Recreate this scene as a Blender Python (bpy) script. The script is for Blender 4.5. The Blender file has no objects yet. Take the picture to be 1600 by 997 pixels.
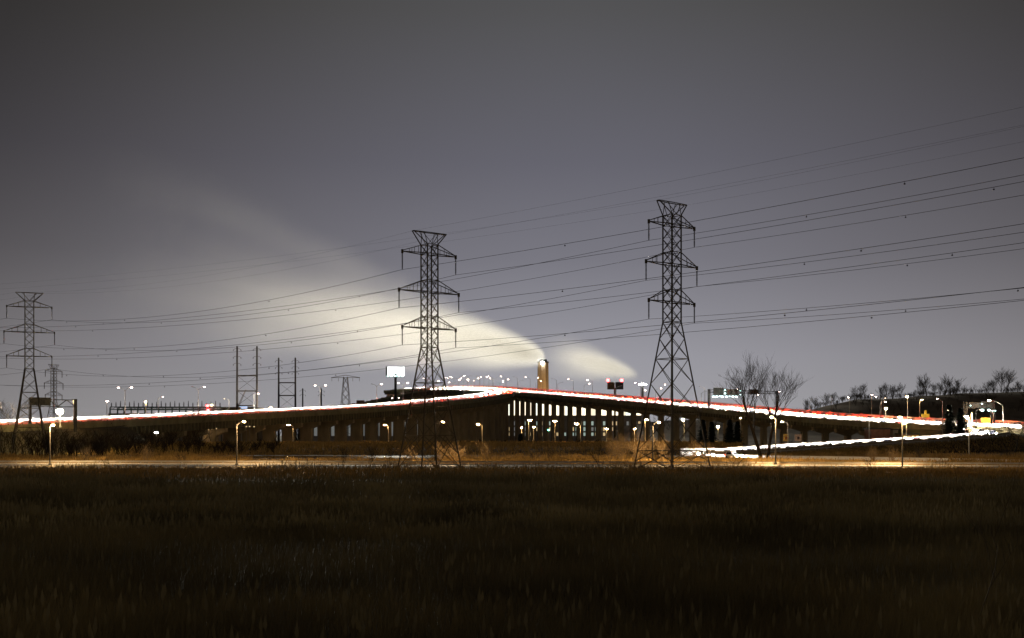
import bpy, math, random
import numpy as np
from mathutils import Vector, Matrix

R = math.radians
rng = random.Random(7)
sc = bpy.context.scene
COL = sc.collection

# ------------------------------------------------------------------ camera
F = 1716.0            # focal length in pixels of a 1600 wide frame
HY = 680.0            # row of the horizon
CH = 5.5              # eye height
cam_d = bpy.data.cameras.new('camera')
cam = bpy.data.objects.new('camera', cam_d)
COL.objects.link(cam)
cam.location = (0, 0, CH)
cam.rotation_euler = (R(90), 0, 0)
cam_d.sensor_width = 36
cam_d.sensor_fit = 'HORIZONTAL'
cam_d.lens = 36 * F / 1600
cam_d.shift_y = (HY - 498.5) / 1600
cam_d.clip_start = 0.5
cam_d.clip_end = 20000
sc.camera = cam

# ------------------------------------------------------------------ world, night sky over a lit city
W = bpy.data.worlds.new('World')
sc.world = W
W.use_nodes = True
nt = W.node_tree
for n in list(nt.nodes):
    nt.nodes.remove(n)


def N(tree, typ, **kw):
    n = tree.nodes.new(typ)
    for k, v in kw.items():
        setattr(n, k, v)
    return n


SUN_AZ, SUN_EL = R(-6), R(9)      # azimuth from +Y towards +X, low behind the plume
tc = N(nt, 'ShaderNodeTexCoord')
sep = N(nt, 'ShaderNodeSeparateXYZ')


def WM(op, a, b=None):
    q = N(nt, 'ShaderNodeMath', operation=op)
    for i, v in enumerate((a, b)):
        if v is None:
            continue
        if isinstance(v, (int, float)):
            q.inputs[i].default_value = v
        else:
            nt.links.new(v, q.inputs[i])
    return q.outputs[0]


nt.links.new(tc.outputs['Generated'], sep.inputs[0])
zel = WM('ABSOLUTE', sep.outputs['Z'])
# brightness falls with height, and away from the lit city ahead, lens corner darkening included
ramp = N(nt, 'ShaderNodeValToRGB')
cr = ramp.color_ramp
stops = [(0.0, (.372, .371, .388)), (.07, (.316, .313, .350)), (.157, (.190, .187, .219)), (.24, (.131, .129, .157)),
         (.36, (.086, .085, .089)), (.50, (.052, .050, .049)), (.75, (.036, .034, .032)), (1.0, (.030, .028, .026))]
while len(cr.elements) < len(stops):
    cr.elements.new(0.5)
for e, (p, c) in zip(cr.elements, stops):
    e.position = p
    e.color = (*c, 1)
dxx = WM('SUBTRACT', sep.outputs['X'], .05)
kz = WM('ADD', WM('MULTIPLY', WM('MINIMUM', zel, .4), 11.5), 1.7)
fal = WM('MAXIMUM', WM('EXPONENT', WM('MULTIPLY', WM('MULTIPLY', kz, WM('MULTIPLY', dxx, dxx)), -1.0)), .34)
tint = N(nt, 'ShaderNodeMix', data_type='RGBA')
tint.inputs['A'].default_value = (1.10, 1.0, .86, 1)
tint.inputs['B'].default_value = (1, 1, 1, 1)
nt.links.new(fal, tint.inputs['Factor'])
tm = N(nt, 'ShaderNodeVectorMath', operation='MULTIPLY')
fm = N(nt, 'ShaderNodeVectorMath', operation='SCALE')
nz = N(nt, 'ShaderNodeTexNoise')
nz.inputs['Scale'].default_value = 3.0
nz.inputs['Detail'].default_value = 4
mr = N(nt, 'ShaderNodeMapRange')
mr.inputs['To Min'].default_value = 0.95
mr.inputs['To Max'].default_value = 1.05
mul = N(nt, 'ShaderNodeVectorMath', operation='SCALE')
sky = N(nt, 'ShaderNodeTexSky', sky_type='NISHITA', sun_disc=False, sun_elevation=R(-4), sun_rotation=SUN_AZ)
skm = N(nt, 'ShaderNodeVectorMath', operation='SCALE')
skm.inputs['Scale'].default_value = 0.01
add = N(nt, 'ShaderNodeVectorMath', operation='ADD')
bg = N(nt, 'ShaderNodeBackground')
wo = N(nt, 'ShaderNodeOutputWorld')
L = nt.links.new
L(zel, ramp.inputs['Fac']); L(ramp.outputs['Color'], tm.inputs[0]); L(tint.outputs['Result'], tm.inputs[1]); L(tm.outputs[0], fm.inputs[0]); L(fal, fm.inputs['Scale'])
L(tc.outputs['Generated'], nz.inputs['Vector']); L(nz.outputs['Fac'], mr.inputs['Value'])
L(fm.outputs[0], mul.inputs[0]); L(mr.outputs['Result'], mul.inputs['Scale'])
L(sky.outputs['Color'], skm.inputs[0]); L(mul.outputs[0], add.inputs[0]); L(skm.outputs[0], add.inputs[1])
L(add.outputs[0], bg.inputs['Color']); L(bg.outputs[0], wo.inputs['Surface'])
bg.inputs['Strength'].default_value = 1.0

# ------------------------------------------------------------------ one dim sun (glow behind the plume)
sl = bpy.data.lights.new('sun', 'SUN')
sl.energy = 1.5
sl.angle = R(3)
sl.color = (1.0, .94, .77)
so = bpy.data.objects.new('sun', sl)
COL.objects.link(so)
sdir = Vector((math.sin(SUN_AZ) * math.cos(SUN_EL), math.cos(SUN_AZ) * math.cos(SUN_EL), math.sin(SUN_EL)))
so.rotation_euler = (-sdir).to_track_quat('-Z', 'Y').to_euler()

vs = sc.view_settings
vs.view_transform = 'Standard'
vs.look = 'None'
vs.exposure = 0
vs.gamma = 1
vs.use_curve_mapping = False
cy = sc.cycles
cy.use_denoising = True
cy.sample_clamp_indirect = 4
cy.max_bounces = 5
cy.diffuse_bounces = 2
cy.glossy_bounces = 2
cy.transmission_bounces = 2
cy.volume_bounces = 0
cy.transparent_max_bounces = 6
cy.use_light_tree = True
cy.use_adaptive_sampling = True


# ------------------------------------------------------------------ helpers
def at(px, py, d):
    """pixel of the photograph and distance -> point of the place"""
    return Vector(((px - 800) / F * d, d, CH + (HY - py) / F * d))


def gx(px, d):
    return (px - 800) / F * d


MATS = {}


def mat(name, col, rough=.8, var=.25, scale=1.0, metal=0.0, emit=None, strength=0, spec=.3, bump=0.0, stretch=None):
    if name in MATS:
        return MATS[name]
    m = bpy.data.materials.new(name)
    m.use_nodes = True
    t = m.node_tree
    b = t.nodes['Principled BSDF']
    b.inputs['Roughness'].default_value = rough
    b.inputs['Metallic'].default_value = metal
    b.inputs['Specular IOR Level'].default_value = spec
    c = N(t, 'ShaderNodeTexCoord')
    src = c.outputs['Object']
    if stretch:
        mp = N(t, 'ShaderNodeMapping')
        mp.inputs['Scale'].default_value = stretch
        t.links.new(src, mp.inputs[0])
        src = mp.outputs[0]
    n = N(t, 'ShaderNodeTexNoise')
    n.inputs['Scale'].default_value = scale
    n.inputs['Detail'].default_value = 5
    t.links.new(src, n.inputs['Vector'])
    r = N(t, 'ShaderNodeValToRGB')
    r.color_ramp.elements[0].position = .3
    r.color_ramp.elements[1].position = .7
    r.color_ramp.elements[0].color = (*[x * (1 - var) for x in col], 1)
    r.color_ramp.elements[1].color = (*[min(1, x * (1 + var)) for x in col], 1)
    t.links.new(n.outputs['Fac'], r.inputs['Fac'])
    t.links.new(r.outputs['Color'], b.inputs['Base Color'])
    if bump:
        bp = N(t, 'ShaderNodeBump')
        bp.inputs['Strength'].default_value = bump
        t.links.new(n.outputs['Fac'], bp.inputs['Height'])
        t.links.new(bp.outputs[0], b.inputs['Normal'])
    if emit:
        b.inputs['Emission Color'].default_value = (*emit, 1)
        b.inputs['Emission Strength'].default_value = strength
    MATS[name] = m
    return m


class MB:
    def __init__(s):
        s.v, s.f, s.m = [], [], []

    def quad(s, a, b, c, d, mi=0):
        i = len(s.v)
        s.v += [tuple(a), tuple(b), tuple(c), tuple(d)]
        s.f.append((i, i + 1, i + 2, i + 3)); s.m.append(mi)

    def tri(s, a, b, c, mi=0):
        i = len(s.v)
        s.v += [tuple(a), tuple(b), tuple(c)]
        s.f.append((i, i + 1, i + 2)); s.m.append(mi)

    def box(s, lo, hi, mi=0, M=None):
        x0, y0, z0 = lo; x1, y1, z1 = hi
        p = [(x0, y0, z0), (x1, y0, z0), (x1, y1, z0), (x0, y1, z0), (x0, y0, z1), (x1, y0, z1), (x1, y1, z1), (x0, y1, z1)]
        if M:
            p = [tuple(M @ Vector(q)) for q in p]
        i = len(s.v); s.v += p
        for f in ((0, 3, 2, 1), (4, 5, 6, 7), (0, 1, 5, 4), (1, 2, 6, 5), (2, 3, 7, 6), (3, 0, 4, 7)):
            s.f.append(tuple(i + k for k in f)); s.m.append(mi)

    def tube(s, pts, rad, n=6, mi=0, cap=True):
        pts = [Vector(p) for p in pts]
        if not hasattr(rad, '__len__'):
            rad = [rad] * len(pts)
        base = len(s.v)
        for k, p in enumerate(pts):
            t = (pts[min(k + 1, len(pts) - 1)] - pts[max(k - 1, 0)])
            if t.length < 1e-6:
                t = Vector((0, 0, 1))
            t.normalize()
            a = Vector((0, 0, 1)) if abs(t.z) < .9 else Vector((1, 0, 0))
            u = t.cross(a).normalized(); w = t.cross(u)
            for j in range(n):
                an = 2 * math.pi * j / n + math.pi / 4
                s.v.append(tuple(p + (u * math.cos(an) + w * math.sin(an)) * rad[k]))
        for k in range(len(pts) - 1):
            for j in range(n):
                a = base + k * n + j; b = base + k * n + (j + 1) % n
                s.f.append((a, b, b + n, a + n)); s.m.append(mi)
        if cap:
            s.f.append(tuple(base + j for j in range(n))[::-1]); s.m.append(mi)
            s.f.append(tuple(base + (len(pts) - 1) * n + j for j in range(n))); s.m.append(mi)

    def bar(s, p, q, w, mi=0):
        s.tube([p, q], w * .7071, 4, mi)

    def lathe(s, prof, n=12, c=(0, 0, 0), mi=0):
        base = len(s.v)
        for (r, z) in prof:
            for j in range(n):
                an = 2 * math.pi * j / n
                s.v.append((c[0] + r * math.cos(an), c[1] + r * math.sin(an), c[2] + z))
        for k in range(len(prof) - 1):
            for j in range(n):
                a = base + k * n + j; b = base + k * n + (j + 1) % n
                s.f.append((a, b, b + n, a + n)); s.m.append(mi)

    def mesh(s, name, mats, smooth=False):
        me = bpy.data.meshes.new(name)
        me.from_pydata(s.v, [], s.f)
        for m in (mats if isinstance(mats, (list, tuple)) else [mats]):
            me.materials.append(m)
        if any(s.m):
            me.polygons.foreach_set('material_index', s.m)
        if smooth:
            me.polygons.foreach_set('use_smooth', [True] * len(me.polygons))
        me.update()
        return me

    def build(s, name, mats, parent=None, smooth=False):
        return link(name, s.mesh(name, mats, smooth), parent)


def link(name, data, parent=None):
    o = bpy.data.objects.new(name, data)
    COL.objects.link(o)
    if parent:
        o.parent = parent
    return o


def tag(o, label=None, cat=None, group=None, kind=None):
    if label: o['label'] = label
    if cat: o['category'] = cat
    if group: o['group'] = group
    if kind: o['kind'] = kind
    return o


def empty(name, loc, rz=0, label=None, cat=None, group=None):
    o = bpy.data.objects.new(name, None)
    COL.objects.link(o)
    o.empty_display_size = .5
    o.location = loc
    o.rotation_euler = (0, 0, rz)
    tag(o, label, cat, group)
    return o


ORD = ['first', 'second', 'third', 'fourth', 'fifth', 'sixth', 'seventh', 'eighth', 'ninth', 'tenth', 'eleventh', 'twelfth', 'thirteenth',
       'fourteenth', 'fifteenth', 'sixteenth', 'seventeenth', 'eighteenth', 'nineteenth', 'twentieth', 'twenty-first', 'twenty-second',
       'twenty-third', 'twenty-fourth', 'twenty-fifth', 'twenty-sixth', 'twenty-seventh', 'twenty-eighth', 'twenty-ninth', 'thirtieth']

_ub = {}


def bar_obj(name, p, q, w, m, parent):
    """a straight steel member as an object of its own; all share one unit mesh per material"""
    if m.name not in _ub:
        b = MB(); b.box((-.5, -.5, 0), (.5, .5, 1)); _ub[m.name] = b.mesh('unit_member', m)
    p = Vector(p); q = Vector(q)
    d = q - p
    M = Matrix.Translation(p) @ d.to_track_quat('Z', 'Y').to_matrix().to_4x4() @ Matrix.Diagonal((w, w, d.length, 1))
    o = link(name, _ub[m.name], parent)
    o.matrix_basis = M
    return o


def catmull(pts, step=4.0):
    P = [Vector(p) for p in pts]
    P = [P[0] * 2 - P[1]] + P + [P[-1] * 2 - P[-2]]
    out = []
    for i in range(1, len(P) - 2):
        a, b, c, d = P[i - 1:i + 3]
        for k in range(24):
            t = k / 24
            out.append(.5 * ((2 * b) + (c - a) * t + (2 * a - 5 * b + 4 * c - d) * t * t + (3 * b - a - 3 * c + d) * t ** 3))
    out.append(P[-2])
    # resample
    L_ = [0]
    for i in range(1, len(out)):
        L_.append(L_[-1] + (out[i] - out[i - 1]).length)
    n = max(2, int(L_[-1] / step))
    res = []
    j = 0
    for k in range(n + 1):
        s = L_[-1] * k / n
        while j < len(L_) - 2 and L_[j + 1] < s:
            j += 1
        t = (s - L_[j]) / max(1e-6, L_[j + 1] - L_[j])
        res.append(out[j].lerp(out[j + 1], min(1, max(0, t))))
    return res


class Path:
    def __init__(s, pts, side, bank=0.0, step=4.0):
        s.p = catmull(pts, step)
        s.side, s.bank = side, bank
        s.t, s.n = [], []
        for i in range(len(s.p)):
            t = s.p[min(i + 1, len(s.p) - 1)] - s.p[max(i - 1, 0)]
            s.t.append(t.normalized())
            h = Vector((t.x, t.y, 0)).normalized()
            s.n.append(Vector((-h.y, h.x, 0)) * side)
        s.l = [0]
        for i in range(1, len(s.p)):
            s.l.append(s.l[-1] + (s.p[i] - s.p[i - 1]).length)

    def pt(s, i, n, dz):
        return s.p[i] + s.n[i] * n + Vector((0, 0, dz + s.bank * n))

    def at(s, d, n=0, dz=0):
        i = 0
        d = min(max(d, 0), s.l[-1] - 1e-3)
        while s.l[i + 1] < d:
            i += 1
        t = (d - s.l[i]) / (s.l[i + 1] - s.l[i])
        return s.pt(i, n, dz).lerp(s.pt(i + 1, n, dz), t), s.t[i], s.n[i]

    def sweep(s, prof, i0=0, i1=None, mb=None, mi=0, close=True):
        """prof: list of (n, dz), dz may be ('abs', z)"""
        mb = mb or MB()
        i1 = len(s.p) - 1 if i1 is None else i1
        base = len(mb.v); k = len(prof)
        for i in range(i0, i1 + 1):
            for (n, dz) in prof:
                if isinstance(dz, tuple):
                    q = s.p[i] + s.n[i] * n; q.z = dz[1]
                else:
                    q = s.pt(i, n, dz)
                mb.v.append(tuple(q))
        for i in range(i1 - i0):
            for j in range(k if close else k - 1):
                a = base + i * k + j; b = base + i * k + (j + 1) % k
                mb.f.append((a, b, b + k, a + k)); mb.m.append(mi)
        if close and k > 2:
            mb.f.append(tuple(base + j for j in range(k))); mb.m.append(mi)
            mb.f.append(tuple(base + (i1 - i0) * k + j for j in range(k))); mb.m.append(mi)
        return mb


# ------------------------------------------------------------------ materials
M_ground = mat('marsh_soil', (.07, .056, .028), .95, .5, .08)
M_reed = mat('dry_reeds', (.27, .215, .108), 1.0, .45, .12, spec=0)
M_reed2 = mat('lamplit_reeds', (.36, .235, .080), 1.0, .45, .3, spec=0)  # amber lamp light is put into this lighter reed colour
M_levee = mat('levee_turf', (.022, .017, .008), .95, .45, .2)
M_bankg = mat('embankment_turf', (.045, .035, .016), .95, .45, .25)
M_asph = mat('asphalt', (.07, .068, .062), .8, .2, .6)
M_road = mat('worn_asphalt', (.045, .043, .038), .85, .2, .5)
M_conc_road = mat('concrete_road', (.42, .40, .36), .75, .12, .4)
M_conc = mat('weathered_concrete', (.27, .21, .12), .9, .22, .35, stretch=(1, 1, .35))
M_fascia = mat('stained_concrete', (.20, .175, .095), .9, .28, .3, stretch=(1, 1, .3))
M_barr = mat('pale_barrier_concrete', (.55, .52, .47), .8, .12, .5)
M_girder = mat('painted_girder', (.085, .07, .036), .7, .3, .6)
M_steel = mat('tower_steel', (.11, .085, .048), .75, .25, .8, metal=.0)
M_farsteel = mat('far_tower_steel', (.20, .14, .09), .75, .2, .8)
M_ins = mat('insulator_brown', (.04, .03, .025), .4, .2, 4)
M_wire = mat('aluminium_wire', (.030, .026, .02), .6, .1, .3)
M_galv = mat('galvanised_pole', (.46, .43, .36), .55, .15, .7, metal=.2)
M_dkpole = mat('dull_pole', (.20, .18, .15), .7, .2, .7)
M_lamp = mat('lamp_housing', (.18, .17, .16), .6, .1, 2)
M_rail = mat('galvanised_rail', (.45, .43, .38), .5, .15, .8, metal=.3)
M_wood = mat('wood_pole', (.028, .022, .017), .9, .3, .9)
M_bark = mat('bark', (.10, .075, .045), .95, .35, .8)
M_barkd = mat('dark_bark', (.030, .021, .011), .95, .35, .8)
M_shrub = mat('shrub_twigs', (.22, .155, .08), .9, .3, 1.5)
M_needle = mat('spruce_needles', (.022, .030, .016), .9, .4, .8)
M_stack = mat('stack_concrete', (.42, .31, .19), .85, .18, .06, stretch=(1, 1, .2))
M_dark = mat('dark_panel', (.035, .033, .028), .7, .2, .5)
M_brown = mat('brown_panel', (.16, .11, .05), .8, .3, .5)
M_sign = mat('sign_back', (.022, .022, .017), .8, .3, .5)
M_brick = mat('brick', (.22, .11, .07), .9, .25, .6)
M_wall = mat('painted_wall', (.30, .27, .22), .85, .2, .15)
M_roof = mat('roof_felt', (.06, .055, .05), .9, .2, .2)
M_yel = mat('yellow_board', (.70, .42, .04), .6, .1, 1, emit=(1, .62, .06), strength=.35)  # the boards' lit look is put in as faint emission
M_paint = mat('line_paint', (.75, .74, .70), .6, .1, 1)
M_tyre = mat('tyre', (.02, .02, .02), .9, .1, 1)
M_glass = mat('car_glass', (.02, .022, .025), .15, .1, 1, spec=.5)
M_hub = mat('wheel_rim', (.4, .4, .4), .4, .1, 1, metal=.5)


def emitter(name, col, s):
    return mat(name, tuple(min(.8, c) for c in col), .5, .02, 1, emit=col, strength=s)


E_head = emitter('headlight_glow', (1, .93, .84), 1500)
E_low = emitter('dipped_headlight', (1, .9, .8), 3)
E_tail = emitter('taillight_glow', (1, .042, .015), 200)
E_sod = emitter('sodium_lens', (1, .60, .24), 620)
E_warm = emitter('warm_lens', (1, .70, .40), 220)
E_pink = emitter('pink_lens', (1, .72, .62), 34)
E_dim = emitter('dim_lens', (1, .74, .5), 6)
E_flood = emitter('flood_lens', (1, .74, .36), 500)
E_road = emitter('road_lamp_lens', (1, .64, .30), 24000)  # glow turned far up to draw the bright frontage road strip
E_cool = emitter('cool_lens', (.62, 1, .93), 8)
E_white = emitter('white_lens', (.9, .95, 1), 60)
E_red = emitter('red_beacon', (1, .06, .06), 18)
E_green = emitter('green_signal', (.2, 1, .55), 10)
E_board = emitter('lit_board_face', (.96, .98, 1), 1.6)
E_hall = emitter('hall_glow_panel', (1, .86, .60), 2.2)  # hall glow colours stand in for bright light behind the piers
E_hall2 = emitter('hall_glow_panel_dimmer', (1, .86, .60), 1.2)
E_hall3 = emitter('hall_glow_panel_pale', (.95, 1, .80), 1.7)
E_win = emitter('lit_window', (1, .72, .36), .55)
E_wing = emitter('pale_lit_window', (.75, 1, .85), .35)
E_dimglow = emitter('dim_grey_glow', (.80, .85, .80), .13)
E_blue = emitter('blue_sign_face', (.55, .68, 1), 1.0)
E_shop = emitter('lit_shop_front', (1, .66, .18), 1.3)

# car paint varies from car to car
m = bpy.data.materials.new('car_paint'); m.use_nodes = True
t = m.node_tree; b = t.nodes['Principled BSDF']
oi = N(t, 'ShaderNodeObjectInfo'); rp = N(t, 'ShaderNodeValToRGB')
rp.color_ramp.interpolation = 'CONSTANT'
cols = [(0, (.75, .75, .74)), (.35, (.5, .5, .5)), (.6, (.25, .26, .28)), (.72, (.6, .58, .5)), (.82, (.30, .03, .03)), (.9, (.08, .1, .18))]
while len(rp.color_ramp.elements) < len(cols):
    rp.color_ramp.elements.new(.5)
for e, (p, c) in zip(rp.color_ramp.elements, cols):
    e.position = p; e.color = (*c, 1)
t.links.new(oi.outputs['Random'], rp.inputs['Fac']); t.links.new(rp.outputs['Color'], b.inputs['Base Color'])
b.inputs['Roughness'].default_value = .45
M_car = m

# ------------------------------------------------------------------ the setting: ground
g = MB()
xs = [-9000, -2500, -900, -400, -200, -100, 0, 100, 200, 400, 900, 2500, 9000]
ys = [-300, -40, 0, 60, 120, 180, 260, 340, 420, 520, 700, 1000, 1600, 3500, 14000]
for j in range(len(ys) - 1):
    for i in range(len(xs) - 1):
        g.quad((xs[i], ys[j], 0), (xs[i + 1], ys[j], 0), (xs[i + 1], ys[j + 1], 0), (xs[i], ys[j + 1], 0))
tag(g.build('ground', M_ground), kind='structure')

# ------------------------------------------------------------------ the frontage road behind the field
near = Path([(-330, 214, .15), (-150, 199, .15), (-60, 197, .15), (30, 190, .15), (90, 182, .15), (150, 173, .15), (330, 150, .15)], +1, 0, 6)
tag(near.sweep([(-4, 0), (4, 0)], close=False).build('near_road', M_road), kind='structure')
tag(near.sweep([(-4, -.01), (-6.5, ('abs', -.1)), (6.5, ('abs', -.1)), (4, -.01)]).build('road_verge', M_bankg), kind='structure')
lm = MB()
near.sweep([(-3.7, .004), (-3.55, .004)], mb=lm, close=False)
near.sweep([(3.55, .004), (3.7, .004)], mb=lm, close=False)
for s in range(0, int(near.l[-1]), 12):
    a, tt, nn = near.at(s); c, _, _ = near.at(s + 3)
    lm.quad(a - nn * .07 + Vector((0, 0, .005)), c - nn * .07 + Vector((0, 0, .005)), c + nn * .07 + Vector((0, 0, .005)), a + nn * .07 + Vector((0, 0, .005)))
tag(lm.build('road_marking', M_paint), kind='structure')

# levee with the frontage lane under the viaduct
lev = Path([(-420, 330, 0), (-150, 318, 0), (-40, 305, 0), (40, 300, 0), (75, 318, 0), (110, 345, 0)], +1, 0, 8)
lv = lev.sweep([(0, -.2), (14, 1.3), (30, 2.0), (95, 2.1), (150, 2.0), (215, 1.0), (260, -.2)], close=False)
tag(lv.build('levee', M_levee), kind='structure')
lane = lev.sweep([(42, 2.09), (49, 2.1)], close=False)
tag(lane.build('levee_road', M_asph), kind='structure')

# pond between levee and reeds
pm = MB()
c0 = Vector((-44, 276, .06))
ring = []
for k in range(48):
    a = 2 * math.pi * k / 48
    rr = 1 + .10 * math.sin(3 * a + 1) + .07 * math.sin(7 * a) + .04 * math.sin(13 * a + 2)
    ring.append((c0.x + 31 * rr * math.cos(a), c0.y + 15 * rr * math.sin(a), .06))
for k in range(48):
    pm.tri(tuple(c0), ring[k], ring[(k + 1) % 48])
M_water = mat('pond_water', (.015, .017, .018), .06, .1, .3, spec=.4, bump=.25)
tag(pm.build('pond_water', M_water), kind='structure')

# ------------------------------------------------------------------ viaduct paths (near edge of each arm)


def P3(l, drop=1.5):
    return [at(px, py, d) - Vector((0, 0, drop)) for px, py, d in l]


LEFT = Path(P3([(-260, 672, 250), (-120, 668, 275), (0, 664, 302), (130, 658.5, 338), (270, 652, 380), (430, 644, 440), (600, 635, 512), (700, 626.5, 570),
                (763, 620, 622), (800, 614, 680), (797, 610.5, 722), (770, 608.5, 760), (730, 607.5, 800), (680, 610, 838),
                (630, 620, 875), (570, 632, 915), (480, 642, 980)]), +1, .035)
RIGHT = Path(P3([(1900, 684, 330), (1700, 674.5, 362), (1600, 669.5, 388), (1520, 666, 406), (1470, 664, 420), (1320, 656, 458), (1200, 646.5, 500), (1080, 635.5, 550),
                 (980, 627, 600), (900, 620, 655), (830, 614.5, 725), (780, 610, 800), (735, 607, 870), (680, 606, 950), (600, 610, 1060)]), -1, .05)
WL, WR = 15.5, 16.5


def viaduct(path, w, i0, i1, gd, spac, label, pw, mid, mh, rise, fh, first=6, pier_to=None, turn=None):
    root = empty('viaduct', (0, 0, 0), 0, label, 'viaduct')
    path.sweep([(0, 0), (mid, 0), (mid, rise), (w, rise), (w, -.45), (0, -.45)]).build('deck', M_conc_road, root)
    ph = 1.45
    ia = len(path.p) - 1 if turn is None else turn
    path.sweep([(-.35, ph), (0, ph), (0, -.9), (-.35, -.9)], 0, ia).build('near_parapet', M_fascia, root)  # raised to hide cars below the lit bands
    path.sweep([(w, rise + fh), (w + .3, rise + fh), (w + .3, -.9), (w, -.9)], 0, ia).build('far_parapet', M_barr, root)  # pale and raised so car lights wash it into a band
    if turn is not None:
        path.sweep([(-.35, 2.0), (0, 2.0), (0, -.9), (-.35, -.9)], ia).build('near_parapet', M_barr, root)  # past the turn this side is the tall light-catching wall
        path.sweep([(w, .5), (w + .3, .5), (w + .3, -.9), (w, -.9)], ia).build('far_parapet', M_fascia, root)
    path.sweep([(mid - .3, .0), (mid - .12, mh), (mid + .12, mh), (mid + .3, 0)]).build('median_light_wall', M_barr, root)  # wall added at this height to hold car light as a continuous band
    for n in (.5, w * .35, w * .66, w - .6):
        path.sweep([(n, -.46), (n + .35, -.46), (n + .35, -gd), (n, -gd)], i0, i1).build('girder', M_girder, root)
    po = MB()
    q_ = 0
    while q_ < path.l[-1]:
        p, tt, nn = path.at(q_, -.19, ph - .02)
        po.box((p.x - .16, p.y - .16, p.z), (p.x + .16, p.y + .16, p.z + .22))
        q_ += 3.0
    tag(po.build('parapet_studs', M_fascia, root), kind='stuff')
    # stiffeners on the near girder
    st = MB()
    s = path.l[i0]
    while s < path.l[i1]:
        p, tt, nn = path.at(s, .38, 0)
        st.box((p.x - .11, p.y - .11, p.z - gd + .05), (p.x + .11, p.y + .11, p.z - .95))
        s += 2.1
    tag(st.build('girder_stiffeners', M_fascia, root), kind='stuff')
    # piers: wall column under a hammerhead cap
    s = path.l[i0] + first
    end = path.l[i1] if pier_to is None else pier_to
    while s < end:
        p, tt, nn = path.at(s, w / 2, -gd)
        hz = p.z
        h = Vector((tt.x, tt.y, 0)).normalized()
        e = empty  # noqa
        m_ = MB()
        c = w / 2
        prof = [(-pw, 0), (pw, 0), (pw * .96, hz - 3.2), (c * .9, hz - 1.5), (c * .9, hz), (-c * .9, hz), (-c * .9, hz - 1.5), (-pw * .96, hz - 3.2)]
        fr, bk = [], []
        for (n, z) in prof:
            zz = z + (path.bank * n if z > hz - 2 else 0)
            q = Vector((p.x, p.y, zz)) + nn * n
            fr.append(q - h * .75); bk.append(q + h * .75)
        k = len(prof)
        b0 = len(m_.v)
        m_.v += [tuple(q) for q in fr + bk]
        m_.f += [tuple(range(b0, b0 + k)), tuple(range(b0 + 2 * k - 1, b0 + k - 1, -1))]
        m_.m += [0, 0]
        for j in range(k):
            m_.f.append((b0 + j, b0 + (j + 1) % k, b0 + k + (j + 1) % k, b0 + k + j)); m_.m.append(0)
        m_.build('pier', M_conc, root)
        s += spac
    return root


iL0 = next(i for i, p in enumerate(LEFT.p) if p.x / p.y > gx(150, 1))
iL1 = len(LEFT.p) - 1
iR0 = next(i for i, p in enumerate(RIGHT.p) if p.x / p.y < gx(1462, 1))
iR1 = len(RIGHT.p) - 1
iTurn = max(range(len(LEFT.p)), key=lambda i: LEFT.p[i].x / LEFT.p[i].y) - 4
viaduct(LEFT, WL, iL0, iL1, 3.6, 12.5, 'long viaduct arm climbing from lower left and curving at the crest', 3.0, 4.4, 1.82, 0.0, 2.0, turn=iTurn)
viaduct(RIGHT, WR, iR0, iR1, 2.7, 13.5, 'viaduct arm descending to the right from behind the smokestack', 1.55, 7.8, 2.3, .95, 2.0)

# embankments carrying the road where it comes down
eb = RIGHT.sweep([(0, -.5), (-4, -.9), (-22, ('abs', -.2)), (40, ('abs', -.2)), (WR + 4, -.9), (WR, -.5)], 0, iR0 + 2)
tag(eb.build('highway_embankment', M_bankg), kind='structure')
eb = LEFT.sweep([(0, -.5), (-4, -.9), (-16, ('abs', -.2)), (36, ('abs', -.2)), (WL + 4, -.9), (WL, -.5)], 0, iL0 + 2)
tag(eb.build('approach_embankment', M_bankg), kind='structure')

# ------------------------------------------------------------------ loop ramp on the right
rp_pts = []
for px, py, d in [(1490, 665.5, 409), (1522, 667.5, 399), (1552, 670.5, 386), (1560, 673.5, 372), (1535, 677, 362), (1480, 681, 352), (1400, 686, 340), (1300, 692, 324), (1200, 698.5, 300), (1135, 703.5, 283)]:
    p = at(px, py, d); p.z = max(.22, p.z - 1.6); rp_pts.append(p)
for px, py in [(1092, 707.3), (1086, 709.2), (1110, 711), (1180, 712.6), (1300, 714.3), (1450, 716.8), (1640, 720.5), (1900, 727)]:
    d = 4.6 * F / (py - HY); p = at(px, py, d); p.z = .2; rp_pts.append(p)
RAMP = Path(rp_pts, +1, 0, 3)
i_low = next(i for i, p in enumerate(RAMP.p) if p.z < .3)
i_tip = min(range(len(RAMP.p)), key=lambda i: RAMP.p[i].x / RAMP.p[i].y) - 2
tag(RAMP.sweep([(-3.2, 0), (3.2, 0), (3.6, -.25), (-3.6, -.25)]).build('ramp_road', M_conc_road), kind='structure')
rb = RAMP.sweep([(-3.6, -.05), (-5, -.3), (-5 - 8, ('abs', -.15)), (13, ('abs', -.15)), (5, -.3), (3.6, -.05)], 0, i_low, close=False)
tag(rb.build('ramp_embankment', M_bankg), kind='structure')
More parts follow.
